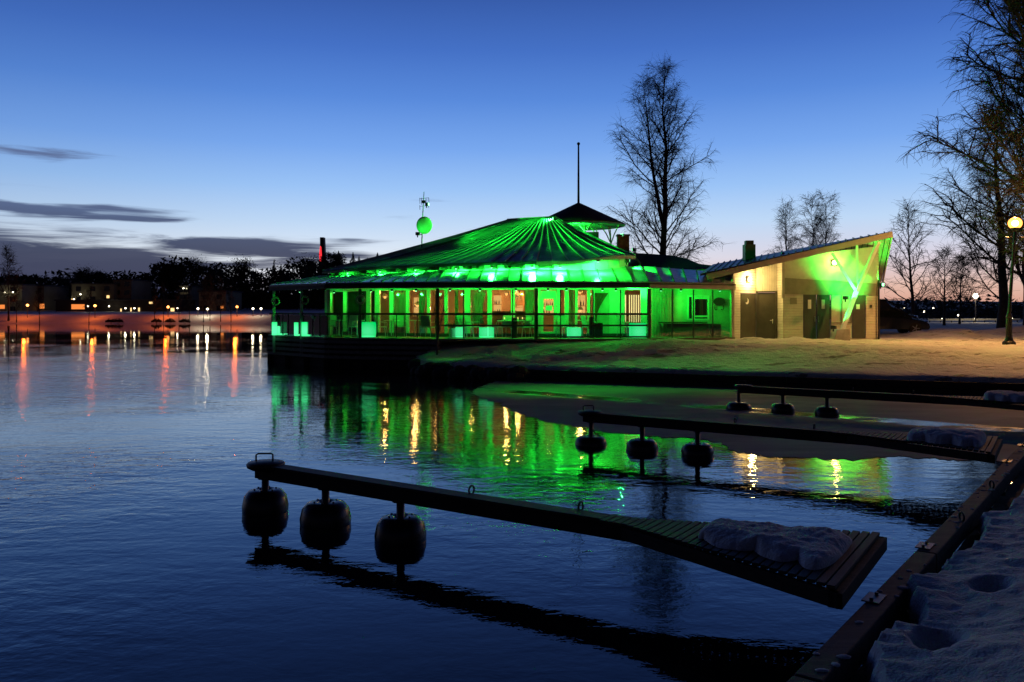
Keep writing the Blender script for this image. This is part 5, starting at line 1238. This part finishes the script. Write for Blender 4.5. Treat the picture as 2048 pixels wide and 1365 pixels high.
FT = [(('bare', 0), 17, 502, 163, 'tall dark bare birch at the left edge of the far shore', .8, .5), (('bare', 0), 33, 560, 162, 'slim bare tree right beside the tall birch at the left edge', .6, .5), (('bare', 0), 79, 575, 161.5, 'slender bare tree at the waterline between the first two orange lamps', .7, .3),
      (('bare', 0), 178, 578, 161.5, 'thin leaning bare tree left of the second orange lamp', .7, .3), (('bare', 0), 309, 580, 162, 'bare tree left of the third orange lamp', .8, .3), (('bare', 0), 327, 572, 161.5, 'thin bare tree just left of the third orange lamp', .6, .3), (('bare', 0), 358, 582, 162, 'thin waterline tree right of the third orange lamp', .7, .3), (('bare', 0), 379, 575, 161.5, 'thin waterline tree in front of the narrow tower block', .7, .3), (('bare', 0), 407, 560, 162, 'slim tree before the pale lit block, left', .6, .3), (('bare', 0), 420, 556, 163, 'slim tree before the pale lit block, middle', .6, .3), (('bare', 0), 441, 560, 162, 'slim tree before the pale lit block, right', .6, .3), (('bare', 0), 462, 578, 161.5, 'bent waterline tree by the orange lamp nearest the terrace', .8, .3),
      (('spruce', 0), 52, 548, 235, 'dark spruce above the leftmost apartment house', 1.2, 2.4), (('spruce', 1), 70, 556, 240, 'second dark spruce right of the leftmost apartment house', 1.2, 2.4), (('bushy', 0), 100, 566, 230, 'low dark tree in the dip of the far treeline', 1.0, 2.4), (('bushy', 1), 136, 545, 225, 'rounded dark tree at the left end of the stepped house', .8, 2.4), (('bushy', 0), 168, 538, 240, 'loose crowned tree behind the stepped house', 1.0, 2.4), (('pine', 1), 196, 546, 238, 'dense dark pine behind the stepped house', .9, 2.4), (('spruce', 0), 250, 543, 242, 'pointed spruce right of the tall house end', 1.4, 2.4), (('bushy', 1), 275, 562, 236, 'round dark tree left of the far pines', 1.0, 2.4), (('spruce', 1), 296, 562, 240, 'short spruce in the gap of the treeline', 1.3, 2.4),
      (('pine', 0), 334, 526, 236, 'leftmost high crowned pine of the far treeline', .9, 2.4), (('pine', 1), 352, 530, 240, 'second high crowned pine of the far treeline', .8, 2.4), (('bushy', 0), 392, 520, 238, 'loose topped tree between the far pines', .8, 2.4), (('spruce', 0), 420, 528, 240, 'pointed spruce between two broad crowns', 1.2, 2.4), (('bushy', 1), 452, 524, 232, 'left half of the broad dark crown behind the pale block', .9, 2.4), (('bushy', 0), 484, 521, 236, 'right half of the broad dark crown behind the pale block', .9, 2.4), (('spruce', 1), 516, 545, 240, 'low spruce right of the broad dark crown', 1.2, 2.4), (('spruce', 0), 548, 520, 238, 'tall spruce above the left terrace corner', 1.2, 2.4), (('spruce', 1), 562, 528, 236, 'spruce beside the tall one above the terrace corner', 1.1, 2.4),
      (('bushy', 1), 588, 520, 240, 'broad dark tree left of the red lit tower', .9, 2.4), (('bushy', 0), 615, 518, 244, 'dark tree crown touching the red lit tower', .9, 2.4), (('pine', 0), 662, 503, 250, 'dark pine just right of the red lit tower', 1.0, 2.4), (('spruce', 1), 677, 502, 252, 'pointed spruce right of the red lit tower', 1.5, 2.4), (('spruce', 0), 706, 505, 252, 'dark spruce standing alone above the roof slope', 1.7, 2.4), (('spruce', 1), 718, 512, 250, 'smaller spruce beside the lone one above the roof slope', 1.3, 2.4), (('spruce', 0), 755, 506, 256, 'rounded tree top showing over the roof slope', 1.8, 2.4), (('spruce', 1), 735, 516, 252, 'spruce tip between tree tops over the roof slope', 1.4, 2.4)]
for i, (k, px, top, d, lab, wd, z0) in enumerate(FT): far_tree(k, px, top, d, lab, i*1.3, wd, z0)
struct(grid('wood_backing', list(np.arange(-260, 60, 4)), [262, 266, 272, 285, 310], lambda x, y: (x, y, 1.5+(5.6+2.2*fbm(x*.045, 3, 5)+.9*fbm(x*.3, 2, 2)+(1.6 if x > -100 else 0))*sstep(260, 268, y)), M['needle']))  # dark backing added so no sky shows through the wood
# wood behind the houses that reads as one dark mass
def mass(rd):
    x = rd.uniform(-200, 20); d = rd.uniform(232, 262); px = x/d*FPX+CX; ht = 11+3.2*fbm(x*.045, 3, 5)+2.0*fbm(x*.2, 1, 5); ht *= 1.0 if px < 300 else 1.22
    return Vector((x, d, 2+ht*rd.random()**.8)), 1.0
b = clump_mesh(9, 26000, mass, .75); tag(b.build('distant_wood', M['needle']), 'dark wood behind the far shore houses', 'wood', kind='stuff')
struct(grid('brush_backing', list(np.arange(30, 260, 4)), [152, 155, 160, 175], lambda x, y: (x, y, .8+(2.1+.7*fbm(x*.08, 3, 7)+.5*fbm(x*.35, 2, 2))*sstep(151, 156, y)), M['needle']))  # dark backing added to close bright sky gaps in the brush
def mass2(rd):
    x = rd.uniform(40, 190); d = rd.uniform(118, 150); ht = 3.4+1.2*fbm(x*.08, 3, 7)+1.0*fbm(x*.3, 1, 5)
    return Vector((x, d, .6+ht*rd.random()**.8)), 1.0
b = clump_mesh(10, 16000, mass2, .40); tag(b.build('distant_brush', M['needle']), 'dark brush along the horizon beyond the car park', 'brush', kind='stuff')
rr = random.Random(6)
for lab, px in (('low dark waterside bush under the white wall lamps', 222), ('low waterside bush right of the one under the lamps', 236), ('low waterside bush left of the third orange lamp', 313), ('long low waterside bush under the third orange lamp', 340), ('low waterside bush right of the third orange lamp', 370)):
    p = G(px, 160.6, .3); t = thing('waterside_bush', lab, 'bush', p, 0, 'bushes at the far waterline'); sd = rr.randint(1, 99)
    def fn(rd): a = rd.uniform(0, 6.28); r = rd.random()**.5; return Vector((1.0*r*math.cos(a), .8*r*math.sin(a), .70*(1-r*r)*rd.random()+.05)), .3
    clump_mesh(sd, 220, fn, .6).build('twigs', M['twig'], t); b = MB(); b.tube([(0, 0, -.4), (0, 0, .5)], .05, 5); b.build('stem', M['bark'], t)
# ================================================================== FAR SHORE HOUSES, LAMPS, TOWER
def house(lab, x0, x1, top, bot, d, wm, wins, cat='apartment block', depth=12, floors=0):
    a, c = G(x0, d, 0), G(x1, d, 0); zt = HC+(HZ-top)*d/FPX; zb = 1.6
    t = athing('apartment_house', lab, cat, (( a.x+c.x)/2, d+depth/2, zb), 'houses on the far shore')
    b = MB(); b.box(((a.x+c.x)/2, d+depth/2, (zb+zt)/2), (c.x-a.x, depth, zt-zb)); b.build('wall', M[wm], t)
    b = MB(); b.box(((a.x+c.x)/2, d+depth/2, zt+.15), (c.x-a.x+.6, depth+.6, .3)); b.build('roof', M['house_roof'], t)
    if floors:
        b0 = zb; n = max(2, int((c.x-a.x)/3.2)); fh = (zt-b0)/floors
        for f in range(floors):
            for k in range(n):
                x = a.x+(k+.5)*(c.x-a.x)/n; b = MB(); b.box((x, d-.02, b0+(f+.55)*fh), (1.3, .06, 1.2)); b.build('dark_window', M['car_glass'], t)
    for px, py, w_, h_, m in wins:
        p = P(px, py, d-.08); b = MB(); b.box(p, (w_, .08, h_)); b.build('window', M[m], t)
    return t
house('leftmost apartment house with two lit lamps on its upper floor', -30, 44, 571, 622, 205, 'house_wall', [(4, 614, 1.5, 1.0, 'e_window_red')], floors=3)
house('apartment house partly hidden by the tall birch at left', 46, 88, 573, 622, 212, 'house_wall', [(84, 613, 1.2, 1.2, 'e_window_red')], floors=3)
house('stepped apartment house with one bright square window', 143, 228, 569, 622, 214, 'house_wall', [(216, 594, .7, .7, 'e_window'), (146, 600, .9, .5, 'e_window')], floors=3)
house('tall pale house end beside the stepped house', 226, 263, 561, 622, 216, 'house_wall', [], floors=4)
house('long low terrace house behind the snowy bank', 112, 352, 602, 622, 202, 'house_dark', [(156, 614, 3.2, 1.2, 'e_window_red'), (302, 606, .9, .5, 'e_window'), (345, 621, .9, 1.1, 'e_window'), (262, 620, .3, 1.0, 'e_window'), (278, 620, .4, 1.0, 'e_window'), (242, 621, .3, .8, 'e_window')], 'terrace house')
house('narrow tower block with a lamp near its top', 360, 377, 574, 622, 215, 'house_wall', [(359.5, 612, .25, 1.3, 'e_window')], 'tower block', floors=4)
house('pale lit block behind slim trunks near the terrace', 398, 452, 584, 622, 206, 'house_pale', [(444, 615, .8, .6, 'e_window_red')], floors=2)
LS = [(10, 585, 204, 'w', 'white lamp on the upper floor of the leftmost house, left'), (26, 585, 204, 'w', 'white lamp on the upper floor of the leftmost house, right'), (161, 589, 212, 'w', 'white lamp on the stepped house front'), (148, 599, 212, 'a', 'pale amber lamp low on the stepped house'), (218, 613, 200, 'w', 'white lamp in front of the tall house end'), (251, 617, 190, 'w', 'small white lamp left of the brighter one by the terrace house'), (269, 617, 188, 'w', 'bright white lamp in front of the terrace house'), (367, 577, 214, 'w', 'small white lamp at the top of the narrow tower block'), (355, 617, 186, 'w', 'white lamp left of the narrow tower block'), (176, 613, 190, 'w', 'faint white lamp left of the second orange lamp')]
for px, py, d, k, lab in LS:
    p = P(px, py, d); base = Vector((p.x, p.y, 2.0)); park_lamp(lab, base, p.z, 'e_white_far', 13, (1, .88, .55), 0, .16, 'white lamps across the lake', False)
OL = [(55, 611, 'first orange street lamp from the left across the lake'), (190, 612, 'second orange street lamp from the left across the lake'), (336, 619, 'third orange street lamp from the left across the lake'), (474, 623, 'orange street lamp nearest the restaurant terrace across the lake')]
for px, py, lab in OL:
    p = P(px, py, 165.5); base = Vector((p.x, p.y, far_z(p.x, 165.5)-.05)); zt = max(p.z, base.z+2.0); park_lamp(lab, base, zt, 'e_sodium_far', 0, SOD, 0, .25, 'orange street lamps across the lake', False)
    light('glow', (p.x, 164.2, zt+.5), (1, .15, .014), 360, None, .3)
light('glow', (G(110, 164, 0).x, 164.2, 3.6), (1, .22, .03), 1500, None, .3) if False else None
for px, py, lab, pw in ((396, 621, 'white street lamp left of the pale lit block', 40), (415, 621, 'warm white street lamp before the pale lit block', 160), (506, 623, 'white street lamp left of the terrace corner', 40), (522, 625, 'white street lamp touching the terrace corner', 40)):
    p = P(px, py, 165.5); base = Vector((p.x, p.y, far_z(p.x, 165.5)-.05)); park_lamp(lab, base, max(p.z, base.z+1.6), 'e_white_far', pw, (1, .80, .5), 0, .20, 'white street lamps across the lake', False)
d = 262; a = P(641, 560, d); t = athing('tower', 'dark slim tower with a curved red neon stripe beyond the roof slope', 'tower', (a.x, a.y, 2))
b = MB(); h = P(644, 475, d); b.prism([P(637, 600, d), P(652, 600, d), P(650.5, 540, d), P(648, 492, d), P(647.3, 475, d), P(639.7, 475, d), P(640, 500, d), P(637, 530, d)], (0, 2.4, 0)); b.build('shaft', M['house_roof'], t)
b = MB(); b.prism([P(640.2, 492, d-.1), P(642.4, 494, d-.1), P(643.4, 510, d-.1), P(642.5, 524, d-.1), P(639.5, 522, d-.1), P(638.2, 510, d-.1)], (0, .25, 0)); b.build('neon_stripe', M['e_red'], t)
